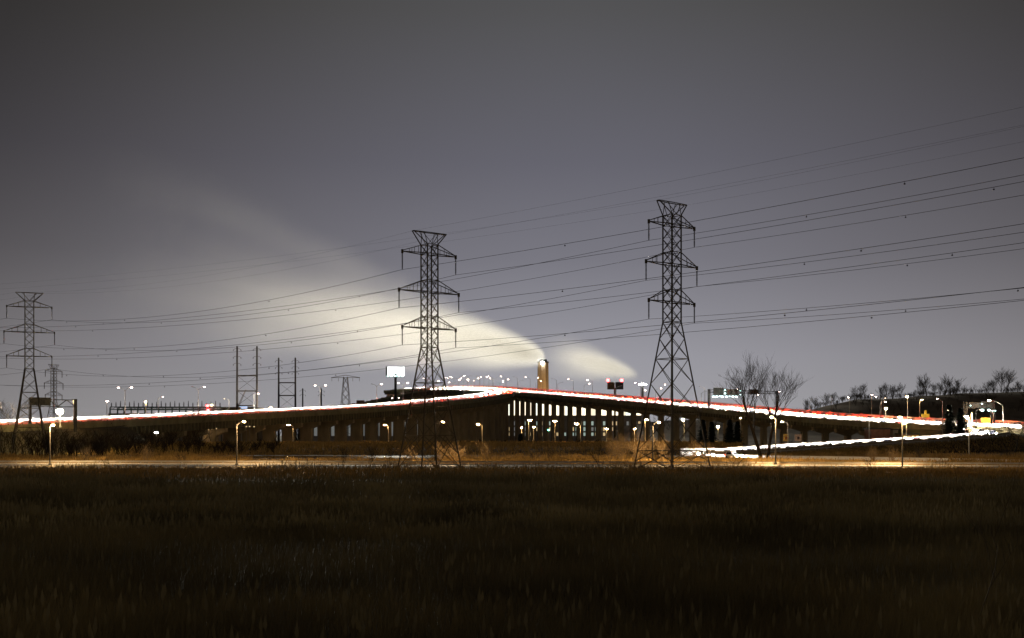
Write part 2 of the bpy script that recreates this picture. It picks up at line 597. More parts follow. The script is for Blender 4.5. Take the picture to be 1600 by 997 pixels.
# guard rail on the near side of the ramp: walking left, the near side is the left normal
gr = empty('guard_rail', RAMP.p[10], 0, 'galvanised guard rail on posts along the upper leg of the loop ramp', 'guard rail')
o = gr.location.copy()
rl = MB()
i_a = next(i for i, p in enumerate(RAMP.p) if p.y < 384)
RAMP.sweep([(3.45, .42), (3.52, .48), (3.45, .55), (3.52, .62), (3.45, .70), (3.40, .55)], i_a, i_low - 2, mb=rl)
rl.v = [tuple(Vector(v) - o) for v in rl.v]
rl.build('rail', M_rail, gr)
kb = RAMP.sweep([(3.15, -.05), (3.15, 1.3), (3.35, 1.3), (3.35, -.05)], i_a, i_tip)  # tall wall added to hide cars and even out their light
kb.v = [tuple(Vector(v) - o) for v in kb.v]
kb.build('screen', M_conc, gr)
pmb = MB(); pmb.box((-.09, -.09, -.35), (.09, .09, .68)); pme = pmb.mesh('rail_post', M_rail)
s = RAMP.l[i_a]
while s < RAMP.l[i_low - 2]:
    p, tt, nn = RAMP.at(s, 3.6, 0)
    q = link('post', pme, gr); q.location = p - o
    s += 3.2
bw = empty('light_catcher', RAMP.p[10], 0, 'added pale wall catching headlight glow along the far edge of the loop ramp', 'barrier')  # wall added so hidden headlights draw a white line on it
rl = RAMP.sweep([(-3.7, -.2), (-3.35, 0), (-3.5, 1.85), (-3.7, 1.85)], i_a, i_tip)
rl.v = [tuple(Vector(v) - bw.location) for v in rl.v]
rl.build('catcher_wall', M_barr, bw)
bw2 = empty('light_catcher', RAMP.p[i_low], 0, 'added low white wall catching lamp light along the lower leg of the loop ramp', 'barrier')  # walls added to show a thin lit line along this leg
rl = RAMP.sweep([(3.7, -.2), (3.35, 0), (3.5, .8), (3.7, .8)], i_tip + 5, len(RAMP.p) - 1)
rl.v = [tuple(Vector(v) - bw2.location) for v in rl.v]
rl.build('catcher_wall', M_paint, bw2)
nl = RAMP.sweep([(-3.15, -.2), (-3.15, .25), (-3.35, .25), (-3.35, -.2)], i_tip + 5, len(RAMP.p) - 1)
nl.v = [tuple(Vector(v) - bw2.location) for v in nl.v]
nl.build('near_wall', M_conc, bw2)
bn = empty('light_catcher', (-100, 200, 0), 0, 'added low pale kerb wall along the far side of the frontage road', 'barrier')  # wall added to carry the lamps' light as a thin strip
rl = near.sweep([(4.2, -.2), (4.1, .02), (4.2, .22), (4.4, .22), (4.4, -.2)])
rl.v = [tuple(Vector(v) - bn.location) for v in rl.v]
rl.build('catcher_wall', M_barr, bn)
# low guard rail, set behind the near road to catch light in a line
gn = empty('guard_rail', (-120, 200, 0), 0, 'low guard rail running along the frontage road behind the field', 'guard rail')
rl = MB()
near.sweep([(4.55, .38), (4.62, .46), (4.55, .54), (4.62, .62), (4.55, .70), (4.68, .54)], mb=rl)
rl.v = [tuple(Vector(v) - gn.location) for v in rl.v]
rl.build('rail', M_rail, gn)
s = 0
while s < near.l[-1]:
    p, tt, nn = near.at(s, 4.75, 0)
    if abs(p.x / p.y) < .5:
        q = link('post', pme, gn); q.location = p - gn.location
    s += 3.8

# ------------------------------------------------------------------ wooded hill on the right
h = MB()
nx, ny = 48, 16
X0, X1, Y0, Y1 = 40, 760, 560, 1100


def hillz(x, y):
    # ridge height so that its crest shows at the rows of the photograph
    px = 800 + x / 800 * F
    crest = float(np.interp(px, [935, 985, 1150, 1250, 1320, 1400, 1460, 1520, 1600, 1750, 2300], [0, 15, 18, 21, 30.5, 33.5, 35.5, 35.5, 37.5, 38, 30]))
    f = math.exp(-((y - 800) / 130.0) ** 2)
    return crest * f + .8 * math.sin(x * .06) * f + .5 * math.sin(x * .17 + y * .05) * f - .4


for j in range(ny + 1):
    for i in range(nx + 1):
        x = X0 + (X1 - X0) * i / nx; y = Y0 + (Y1 - Y0) * j / ny
        h.v.append((x, y, hillz(x, y)))
for j in range(ny):
    for i in range(nx):
        a = j * (nx + 1) + i
        h.f.append((a, a + 1, a + nx + 2, a + nx + 1)); h.m.append(0)
M_hill = mat('leaf_litter', (.21, .155, .095), .95, .35, .05)
tag(h.build('hill', M_hill, smooth=True), kind='structure')

# ------------------------------------------------------------------ lattice towers


def tower(label, loc, rz, H, detail=True, name='transmission_tower', mats=None, group=None):
    root = empty(name, loc, rz, label, 'pylon', group)
    ms = mats or M_steel
    mb = MB()

    def B(nm, p, q, w):
        if detail:
            bar_obj(nm, p, q, w, ms, root)
        else:
            mb.bar(p, q, w)
    zw = H - 18.7
    hb = 1.0 + 3.3 / 23.7 * zw

    def half(z):
        return 1.0 if z >= zw else 1.0 + (hb - 1.0) * (1 - z / zw)

    C = [(-1, -1), (1, -1), (1, 1), (-1, 1)]

    def cor(k, z):
        hh = half(z)
        return Vector((C[k % 4][0] * hh, C[k % 4][1] * hh, z))
    for k in range(4):
        B('leg', cor(k, 0), cor(k, zw), .22)
        B('leg', cor(k, zw), cor(k, H - 2), .17)
        if detail:
            fo = MB(); fo.lathe([(.0, -.3), (.55, -.3), (.45, .55), (0, .55)], 8, tuple(cor(k, 0)))
            fo.build('footing', M_conc, root)
    zs = [zw]
    st = 2.6
    while zs[-1] - st > 2.0:
        zs.append(zs[-1] - st); st *= 1.22
    zs.append(0)
    for a, b in zip(zs[:-1], zs[1:]):
        for k in range(4):
            B('brace', cor(k, b), cor(k + 1, a), .08)
            B('brace', cor(k + 1, b), cor(k, a), .08)
    for z in (zs[-2], zs[-3], zs[2], zw):
        for k in range(4):
            B('strut', cor(k, z), cor(k + 1, z), .11)
    # secondary bracing at the belt
    for k in range(4):
        m1 = (cor(k, zs[-2]) + cor(k + 1, zs[-2])) / 2
        for kk in (k, k + 1):
            B('strut', m1, (cor(kk, zs[-2]) * .45 + cor(kk, 0) * .55), .09)
    n = 9
    for i in range(n):
        a = zw + (H - 2 - zw) * i / n; b = zw + (H - 2 - zw) * (i + 1) / n
        for k in range(4):
            B('brace', cor(k, a), cor(k + 1, b), .075)
            B('brace', cor(k + 1, a), cor(k, b), .075)
    arms = [(H - 15.6, 5.1), (H - 9.7, 5.7), (H - 3.5, 5.1)]
    for z, ln in arms:
        for dz in (0, 1.9 if z < H - 4 else 1.5):
            for k in range(4):
                B('strut', cor(k, z + dz), cor(k + 1, z + dz), .10)
        for sx in (-1, 1):
            am = mb if not detail else MB()
            tip = Vector((sx * ln, 0, z))
            up = 1.9 if z < H - 4 else 1.5
            for sy in (-1, 1):
                am.bar((sx, sy, z), tip, .14)
                am.bar((sx, sy, z + up), tip + Vector((0, 0, .15)), .11)
                for f in (.35, .62):
                    lo = Vector((sx, sy, z)).lerp(tip, f); hi = Vector((sx, sy, z + up)).lerp(tip, f)
                    am.bar(lo, hi, .06)
            am.bar(tip + Vector((0, 0, -.35)), tip + Vector((0, 0, .3)), .28)
            if detail:
                am.build('cross_arm', ms, root)
            im = MB()
            prof = [(.03, 0)]
            for q in range(12):
                z_ = -.45 - q * .19
                prof += [(.07, z_), (.17, z_ - .06), (.07, z_ - .10)]
            prof += [(.05, -2.75), (.12, -2.8), (.0, -2.95)]
            if detail:
                im.lathe(prof, 6, tuple(tip)); im.build('insulator', M_ins, root)
            else:
                mb.bar(tip, tip + Vector((0, 0, -2.9)), .22)
    # peak frame
    pk = mb if not detail else MB()
    for sx in (-1, 1):
        for sy in (-1, 1):
            pk.bar((sx, sy, H - 2), (sx * 3.1, sy * .25, H), .13)
            pk.bar((0, sy, H - 2), (sx * 1.6, sy * .4, H), .08)
            pk.bar((sx, sy, H - 2), (sx * 1.2, sy * .4, H), .08)
            pk.bar((0, sy * .4, H), (sx * 3.1, sy * .25, H), .12)
        pk.bar((sx * 3.1, -.25, H), (sx * 3.1, .25, H), .12)
    if detail:
        pk.build('peak_frame', ms, root)
    else:
        mb.build('lattice', ms, root)
    return root


TW = {}


def tw(key, label, px, d, H, rz, **k):
    TW[key] = (Vector((gx(px, d), d, 0)), H, rz)
    return tower(label, (gx(px, d), d, 0), rz, H, **k)


tw('R', 'tallest dark lattice pylon, right of the smokestack beside the bare trees', 1050, 172, 41.9, R(38), group='lattice pylons')
tw('M', 'dark lattice pylon in the middle, in front of the viaduct crest', 671, 179, 38.5, R(36), group='lattice pylons')
tw('L', 'lattice pylon standing alone near the left edge of the picture', 46, 270, 40.5, R(21), group='lattice pylons')
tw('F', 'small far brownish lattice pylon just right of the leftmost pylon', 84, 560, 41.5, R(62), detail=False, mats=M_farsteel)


def hang(key, lev, sx):
    loc, H, rz = TW[key]
    z = (H - 15.6, H - 9.7, H - 3.5)[lev] - 2.95
    ln = (5.1, 5.7, 5.1)[lev]
    return loc + Vector((math.cos(rz) * sx * ln, math.sin(rz) * sx * ln, z))


def peak(key, sx):
    loc, H, rz = TW[key]
    return loc + Vector((math.cos(rz) * sx * 3.1, math.sin(rz) * sx * 3.1, H))


def span(mb, a, b, sag, r, n=28):
    pts = []
    for i in range(n + 1):
        t = i / n
        p = a.lerp(b, t); p.z -= 4 * sag * t * (1 - t)
        pts.append(p)
    mb.tube(pts, r, 4)
    return pts


# off-frame ends of the two lines: (position of line centre, height shift against the pylon)
ENDS = {'R': (Vector((99, 86, 0)), R(38), 0.9), 'M': (Vector((86, 88, 0)), R(44), 3.0)}
LEFTEND = Vector((-172, 300, 0))
lvname = ['lowest', 'middle', 'upper']
for key, nm in (('R', 'the tallest pylon'), ('M', 'the middle pylon')):
    for lev in range(3):
        for sx in (-1, 1):
            a = hang(key, lev, sx)
            c, rz, dz = ENDS[key]
            e = c + Vector((math.cos(rz) * sx * 5.2, math.sin(rz) * sx * 5.2, a.z + dz + (lev - 1) * .8))
            root = empty('power_cable', a, 0, '%s power cable carried on the %s arm tips of %s' % (lvname[lev], 'left' if sx < 0 else 'right', nm),
                         'cable', 'power cables of the two pylon lines')
            wm = MB()
            p1 = span(wm, a, e, 1.1, .033)
            if key == 'R':
                b = LEFTEND + Vector((.5 * sx * 5, .86 * sx * 5, 35.9 - (2 - lev) * 7.1)); p2 = span(wm, a, b, 6.0, .033)
            else:
                b = hang('L', lev, sx); p2 = span(wm, a, b, 3.4, .033)
                f = b + Vector((-95, 35, -1)); span(wm, b, f, 2.0, .033)
            wm.v = [tuple(Vector(v) - a) for v in wm.v]
            wm.build('conductor', M_wire, root)
            for pts in (p1, p2):
                for fr in (.3 + .04 * sx, .55 + .05 * lev + .02 * sx, .83 + .02 * sx):
                    q = pts[int(fr * (len(pts) - 1))]
                    dm = MB(); dm.lathe([(0, .05), (.035, .04), (.03, -.25), (.15, -.30), (.16, -.46), (0, -.5)], 6)
                    do = dm.build('damper', M_ins, root); do.location = q - a; do.scale = (.7, .7, .7)
    for sx in (-1, 1):
        a = peak(key, sx)
        c, rz, dz = ENDS[key]
        e = c + Vector((math.cos(rz) * sx * 3.5, math.sin(rz) * sx * 3.5, a.z + dz - .6))
        wm = MB()
        span(wm, a, e, .8, .011)
        b = (LEFTEND + Vector((0, sx * 4, 44.5))) if key == 'R' else peak('L', sx)
        span(wm, a, b, 2.6, .011)
        if key == 'M':
            span(wm, b, b + Vector((-95, 35, -1)), 2, .011)
        wm.v = [tuple(Vector(v) - a) for v in wm.v]
        w_ = wm.build('ground_wire', M_wire); w_.location = a
        tag(w_, 'thin earth wire strung from the %s end of the peak of %s' % ('left' if sx < 0 else 'right', nm), 'cable', 'earth wires')

# small single-arm lattice pylon far behind
p = at(540, 680, 760); p.z = 0
root = empty('transmission_tower', p, 0, 'tiny far lattice pylon with one wide arm left of the white billboard', 'pylon')
mb = MB()
Ht = at(540, 589, 760).z
for k, (sx, sy) in enumerate([(-1, -1), (1, -1), (1, 1), (-1, 1)]):
    mb.bar((sx * 5, sy * 5, 0), (sx * 1.3, sy * 1.3, Ht), .32)
for i in range(8):
    z0, z1 = Ht * i / 8, Ht * (i + 1) / 8
    w0, w1 = 5 - 3.7 * i / 8, 5 - 3.7 * (i + 1) / 8
    for sy in (-1, 1):
        mb.bar((-w0, sy * w0, z0), (w1, sy * w1, z1), .2)
        mb.bar((w0, sy * w0, z0), (-w1, sy * w1, z1), .2)
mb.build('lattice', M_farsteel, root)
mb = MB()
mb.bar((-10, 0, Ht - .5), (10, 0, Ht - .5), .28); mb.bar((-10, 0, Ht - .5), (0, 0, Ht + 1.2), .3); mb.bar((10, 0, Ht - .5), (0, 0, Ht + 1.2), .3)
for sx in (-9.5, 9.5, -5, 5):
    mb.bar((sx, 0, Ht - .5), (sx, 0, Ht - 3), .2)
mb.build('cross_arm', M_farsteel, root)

# ------------------------------------------------------------------ H-frame pole structures behind the left arm


def hframe(pa, pb, ytop, d, ys, ins, label, single=False):
    xa, xb = gx(pa, d), gx(pb, d)
    root = empty('pole_frame', ((xa + xb) / 2, d, 0), 0, label, 'utility pole', 'tall wooden pole frames')
    zt = at(0, ytop, d).z
    hw = (xb - xa) / 2
    for sx in ((-1, 1) if not single else (0,)):
        mb = MB(); mb.tube([(sx * hw, 0, 0), (sx * hw, 0, zt)], [.55, .36], 8); mb.build('pole', M_wood, root)
        for y in ins:
            z = at(0, y, d).z
            im = MB()
            im.tube([(sx * hw - 1.6, 0, z + .1), (sx * hw - .9, 0, z + .55), (sx * hw, 0, z + .6), (sx * hw + .9, 0, z + .55), (sx * hw + 1.6, 0, z + .1)], .09, 4)
            for q in (-1.6, 1.6):
                im.lathe([(0, .1), (.2, .05), (.12, -.1), (.2, -.25), (0, -.4)], 6, (sx * hw + q, 0, z))
            im.build('insulator_arm', M_ins, root)
    if not single:
        for y in ys:
            z = at(0, y, d).z
            mb = MB(); mb.box((-hw, -.25, z - .25), (hw, .25, z + .25)); mb.build('crossbeam', M_wood, root)
        for y0, y1 in zip(ys[:-1], ys[1:]):
            z0, z1 = at(0, y0, d).z, at(0, y1, d).z
            mb = MB(); mb.bar((-hw, .1, z0), (hw, .1, z1), .10); mb.bar((hw, -.1, z0), (-hw, -.1, z1), .10); mb.build('brace', M_wood, root)
    return root


hframe(370.5, 401.5, 541, 455, (587, 611, 634), (547, 559, 570), 'taller two-pole wooden frame behind the left viaduct arm')
hframe(435.5, 461.5, 559, 520, (598, 618, 638), (565, 575, 584), 'shorter two-pole wooden frame, second from the left edge')
hframe(472, 474, 607, 640, (), (611, 618), 'slim single pole between the pole frames and the double lamp', True)
hframe(501, 503, 607, 600, (), (612, 618), 'slim single pole close beside the double lamp', True)

# ------------------------------------------------------------------ smokestack
d = 1100
root = empty('smokestack', (gx(848.5, d), d, 0), 0, 'tall ribbed concrete smokestack lit from below behind the viaduct', 'smokestack')
zt = at(0, 565, d).z
mb = MB()
n = 32
for k in range(n):
    for z, r0 in ((0, 6.6), (zt, 5.4)):
        r = r0 * (1.0 if (k // 2) % 2 else .93)
        a = 2 * math.pi * k / n
        mb.v.append((r * math.cos(a), r * math.sin(a), z))
for k in range(n):
    a, b = 2 * k, 2 * ((k + 1) % n)
    mb.f.append((a, b, b + 1, a + 1)); mb.m.append(0)
mb.f.append(tuple(2 * k + 1 for k in range(n))); mb.m.append(0)
mb.build('shaft', M_stack, root)
mb = MB(); mb.lathe([(5.3, zt - 1.2), (5.9, zt - 1.2), (5.9, zt - .2), (5.3, zt - .2)], 24); mb.build('rim', M_dark, root)
for (x, y) in ((-2.4, -1), (2.0, -1.6), (.3, 2.4)):
    mb = MB(); mb.lathe([(1.9, zt - .5), (1.8, zt + 2.2), (1.5, zt + 2.2), (1.5, zt)], 14, (x, y, 0)); mb.build('flue', M_dark, root)
mb = MB(); mb.box((-2.2, -7.2, zt - 2.4), (.6, -6.2, zt - .6)); mb.box((-2.0, -6.4, zt - 2.6), (.4, -5, zt - 2.2)); mb.build('top_lamp', E_white, root)
for i, px in enumerate((839, 858)):
    p = Vector((gx(px, 1050), 1060, 0))
    fl = empty('flood_light', p, 0, '%s floodlight at the foot of the smokestack' % ('left' if i == 0 else 'right'), 'floodlight', 'smokestack floodlights')
    mb = MB(); mb.tube([(0, 0, 0), (0, 0, 20)], .2, 6); mb.build('pole', M_galv, fl)
    mb = MB(); mb.box((-.8, -.4, 20), (.8, .5, 21)); mb.build('lamp_head', M_lamp, fl)
    ld = bpy.data.lights.new('flood', 'SPOT'); ld.energy = 60000; ld.color = (1, .68, .34); ld.spot_size = R(70); ld.shadow_soft_size = .6
    lo = link('flood', ld, fl); lo.location = (0, .6, 21.3)
    lo.rotation_euler = (Vector((gx(848.5, 1100), 1100, 62)) - (p + Vector((0, 0, 21)))).to_track_quat('-Z', 'Y').to_euler()

# ------------------------------------------------------------------ smoke plumes (volumes)


def plume(name, S, E, r0, r1, dens, bend, label, g_, power, col=(1, .97, .90), nscale=.012, ex=.85, fin=200.0):
    S, E = Vector(S), Vector(E)
    ax = (E - S); ln = ax.length; ax.normalize()
    m_ = bpy.data.materials.new(name); m_.use_nodes = True
    t = m_.node_tree
    for q in list(t.nodes): t.nodes.remove(q)
    out = N(t, 'ShaderNodeOutputMaterial'); vol = N(t, 'ShaderNodeVolumePrincipled')
    vol.inputs['Color'].default_value = (*col, 1)
    vol.inputs['Anisotropy'].default_value = g_
    t.links.new(vol.outputs[0], out.inputs['Volume'])
    c = N(t, 'ShaderNodeTexCoord')

    def VM(op, a, b=None):
        q = N(t, 'ShaderNodeVectorMath', operation=op)
        for i, v in enumerate((a, b)):
            if v is None: continue
            if isinstance(v, (tuple, Vector)): q.inputs[i].default_value = v
            elif isinstance(v, (int, float)): q.inputs['Scale'].default_value = v
            else: t.links.new(v, q.inputs['Scale'] if (op == 'SCALE' and i == 1) else q.inputs[i])
        return q.outputs['Value'] if op in ('DOT_PRODUCT', 'LENGTH') else q.outputs['Vector']

    def MA(op, a, b=None, clamp=False):
        q = N(t, 'ShaderNodeMath', operation=op); q.use_clamp = clamp
        for i, v in enumerate((a, b)):
            if v is None: continue
            if isinstance(v, (int, float)): q.inputs[i].default_value = v
            else: t.links.new(v, q.inputs[i])
        return q.outputs[0]
    # slow turbulence bends the sample position
    nz1 = N(t, 'ShaderNodeTexNoise'); nz1.inputs['Scale'].default_value = nscale; nz1.inputs['Detail'].default_value = 3
    t.links.new(c.outputs['Object'], nz1.inputs['Vector'])
    rel0 = VM('SUBTRACT', c.outputs['Object'], S)
    s0 = VM('DOT_PRODUCT', rel0, ax)
    wob = VM('SCALE', VM('SUBTRACT', nz1.outputs['Color'], (.5, .5, .5)), MA('MULTIPLY', s0, .10))
    rel = VM('ADD', rel0, wob)
    e_ = MA('SUBTRACT', 1.0, MA('EXPONENT', MA('MULTIPLY', s0, -1 / 22.0)))
    cmb = N(t, 'ShaderNodeCombineXYZ'); t.links.new(MA('MULTIPLY', e_, bend), cmb.inputs[2])
    rel = VM('SUBTRACT', rel, cmb.outputs[0])
    s = VM('DOT_PRODUCT', rel, ax)
    tt = MA('DIVIDE', s, ln, True)
    perp = VM('LENGTH', VM('SUBTRACT', rel, VM('SCALE', VM('ADD', (0, 0, 0), ax), s)))
    Rr = MA('ADD', r0, MA('MULTIPLY', MA('POWER', tt, ex), r1 - r0))
    q = MA('DIVIDE', perp, Rr)
    core = MA('POWER', MA('SUBTRACT', 1.0, MA('MULTIPLY', q, q), True), 3.2)
    fall = MA('MULTIPLY', MA('POWER', MA('SUBTRACT', 1.0, tt, True), power), MA('DIVIDE', r0 + 6, MA('ADD', Rr, 6.0)))
    # streaks drawn out along the wind
    mp = N(t, 'ShaderNodeMapping'); mp.vector_type = 'TEXTURE'
    mp.inputs['Rotation'].default_value = ax.to_track_quat('X', 'Z').to_euler()
    mp.inputs['Scale'].default_value = (9.0, 1.0, 1.0)
    t.links.new(c.outputs['Object'], mp.inputs[0])
    nz2 = N(t, 'ShaderNodeTexNoise'); nz2.inputs['Scale'].default_value = .045; nz2.inputs['Detail'].default_value = 3
    t.links.new(mp.outputs[0], nz2.inputs['Vector'])
    st_ = N(t, 'ShaderNodeMapRange'); st_.inputs['From Min'].default_value = .32; st_.inputs['From Max'].default_value = .68
    st_.inputs['To Min'].default_value = .35; st_.inputs['To Max'].default_value = 1.35
    t.links.new(nz2.outputs['Fac'], st_.inputs['Value'])
    gate = MA('MULTIPLY', MA('GREATER_THAN', s0, 0.0), MA('MULTIPLY', tt, fin, True))
    dn = MA('MULTIPLY', MA('MULTIPLY', MA('MULTIPLY', core, fall), MA('MULTIPLY', st_.outputs[0], dens)), gate)
    t.links.new(dn, vol.inputs['Density'])
    m_.cycles.volume_step_rate = .35
    mb = MB()
    k = 14
    qz = ax.to_track_quat('Z', 'Y').to_matrix()
    for i in range(9):
        f = i / 8
        rr = (r0 + (r1 - r0) * f ** ex) * 1.15 + abs(bend) + 1 + ln * f * .05
        for j in range(k):
            a = 2 * math.pi * j / k
            mb.v.append(tuple(S + ax * (ln * f) + qz @ Vector((rr * math.cos(a), rr * math.sin(a), 0))))
    for i in range(8):
        for j in range(k):
            a = i * k + j; b = i * k + (j + 1) % k
            mb.f.append((a, b, b + k, a + k)); mb.m.append(0)
    mb.f.append(tuple(range(k))[::-1]); mb.m.append(0)
    mb.f.append(tuple(8 * k + j for j in range(k))); mb.m.append(0)
    o_ = mb.build(name, m_)
    tag(o_, label, 'smoke', kind='stuff')
    return o_


plume('smoke_plume', at(848, 561, 1100), at(60, 436, 760), 5.0, 72, .22, 4, 'broad pale smoke plume drifting left from the smokestack', .70, 2.5, ex=.52)
plume('steam_cloud', at(996, 588, 1260), at(835, 552, 1150), 7.0, 42, .34, 3, 'bright steam cloud drifting right of the smokestack', .70, 2.2, fin=1.9)
plume('smoke_wisp', at(790, 527, 1070), at(120, 262, 800), 6.0, 52, .006, 0, 'faint upper wisp of smoke above the main plume', .70, .9, ex=.6)

# ------------------------------------------------------------------ street lamps
_lens = {}


def lens_mesh(E, r):
    k = (E.name, round(r, 2))
    if k not in _lens:
        mb = MB()
        prof = [(0.0, -.55 * r), (.55 * r, -.45 * r), (.9 * r, -.15 * r), (1.0 * r, .12 * r), (.75 * r, .35 * r), (0, .4 * r)]
        mb.lathe(prof, 10)
        _lens[k] = mb.mesh('lamp_lens', E, True)
    return _lens[k]


_house = None


def street_lamp(base, h, arms, E, label, group, r=.30, pole=None, lens_on=(True, True), pr=.11):
    """base point, pole height, arms: list of (dx, dy, dz) to each lamp head"""
    global _house
    root = empty('street_lamp', base, 0, label, 'street lamp', group)
    mb = MB(); mb.tube([(0, 0, 0), (0, 0, h)], [pr * 1.35, pr * .8], 7)
    mb.lathe([(pr * 2.4, 0), (pr * 2.4, .25), (pr * 1.4, .45)], 8)
    mb.build('pole', pole or M_galv, root)
    for i, a in enumerate(arms):
        a = Vector(a)
        mb = MB()
        e = Vector((a.x, a.y, h + a.z))
        mb.tube([(0, 0, h - .25), (a.x * .35, a.y * .35, h + a.z * .55), (a.x * .7, a.y * .7, h + a.z * .9), tuple(e)], [.075, .07, .06, .05], 5)
        mb.build('arm', pole or M_galv, root)
        if _house is None:
            hm = MB()
            hm.lathe([(0, .30), (.20, .26), (.34, .12), (.36, .0), (.30, -.02)], 8)
            _house = hm.mesh('lamp_head', M_lamp, True)
        ho = link('lamp_head', _house, root); ho.location = e + Vector((0, 0, .06)); ho.scale = (1.25, .8, .7)
        if lens_on[i] and E:
            lo = link('lens', lens_mesh(E, r), ho)
            lo.location = (0, 0, -.12)
            if E is E_flood:
                lo.scale = (.8, 1.25, 2.2)
    return root


# lamps along the right arm: outer side behind the traffic and near side
k = 0
s = RIGHT.l[iR0] + 6
while s < RIGHT.l[-1] - 60 and k < 22:
    p, tt, nn = RIGHT.at(s, WR + 1.0, 0)
    street_lamp(p, 9.6, [(-nn.x * 3.4, -nn.y * 3.4, 1.0)], E_pink, 'street lamp on far edge of right viaduct arm, %s from its low end' % ORD[k],
                'lamps along the right viaduct arm', r=.29, lens_on=(k % 3 != 2,), pole=M_dkpole)
    k += 1
    s += 30
k = 0
s = RIGHT.l[iR0] + 22
while s < RIGHT.l[-1] - 60 and k < 18:
    p, tt, nn = RIGHT.at(s, -.6, -.3)
    street_lamp(p, 9.0, [(nn.x * 3.4, nn.y * 3.4, 1.0)], E_pink, 'street lamp on near edge of right viaduct arm, %s from its low end' % ORD[k],
                'lamps along the right viaduct arm', r=.32, lens_on=(k % 2 == 0,), pole=M_dkpole)
    k += 1
    s += 38
# double-arm lamps on the left arm
k = 0
for px in (208, 316, 506, 597, 640, 690, 735):
    i = next(i for i, q in enumerate(LEFT.p) if q.x / q.y > gx(px, 1))
    q = LEFT.pt(i, 4.4, 1.7); nn = LEFT.n[i]; tt = LEFT.t[i]
    street_lamp(q, 9.2, [(-2.6 * .9, .6, .9), (2.6 * .9, -.6, .9)], E_pink, 'double-arm street lamp in the median of the left viaduct arm, %s from the left' % ORD[k],
                'double lamps on the left viaduct arm', r=.34, lens_on=(k % 2 == 0, True), pole=M_dkpole)
    k += 1
# lamps round the crest and the road beyond it
k = 0
for px, py, d in [(647, 616, 840), (661, 612, 815), (701, 590, 830), (707, 597, 800), (716, 591, 860), (731, 587, 840), (736, 595, 880), (749, 588, 900), (756, 589, 850), (771, 591, 820), (781, 597, 790),
                  (791, 595, 830), (618, 622, 790), (628, 614, 850)]:
    q = at(px, py, d)
    hb_ = 9.5
    street_lamp(Vector((q.x, q.y, q.z - hb_ - .9)), hb_, [(-2.4, .5, .9), (2.4, -.5, .9)], E_pink,
                'double-arm street lamp clustered at the viaduct crest, %s from the left' % ORD[[618, 628, 647, 661, 701, 707, 716, 731, 736, 749, 756, 771, 781, 791].index(px)],
                'lamps clustered at the crest', r=.28, lens_on=(k % 3 != 1, k % 2 == 0), pole=M_dkpole)
    k += 1

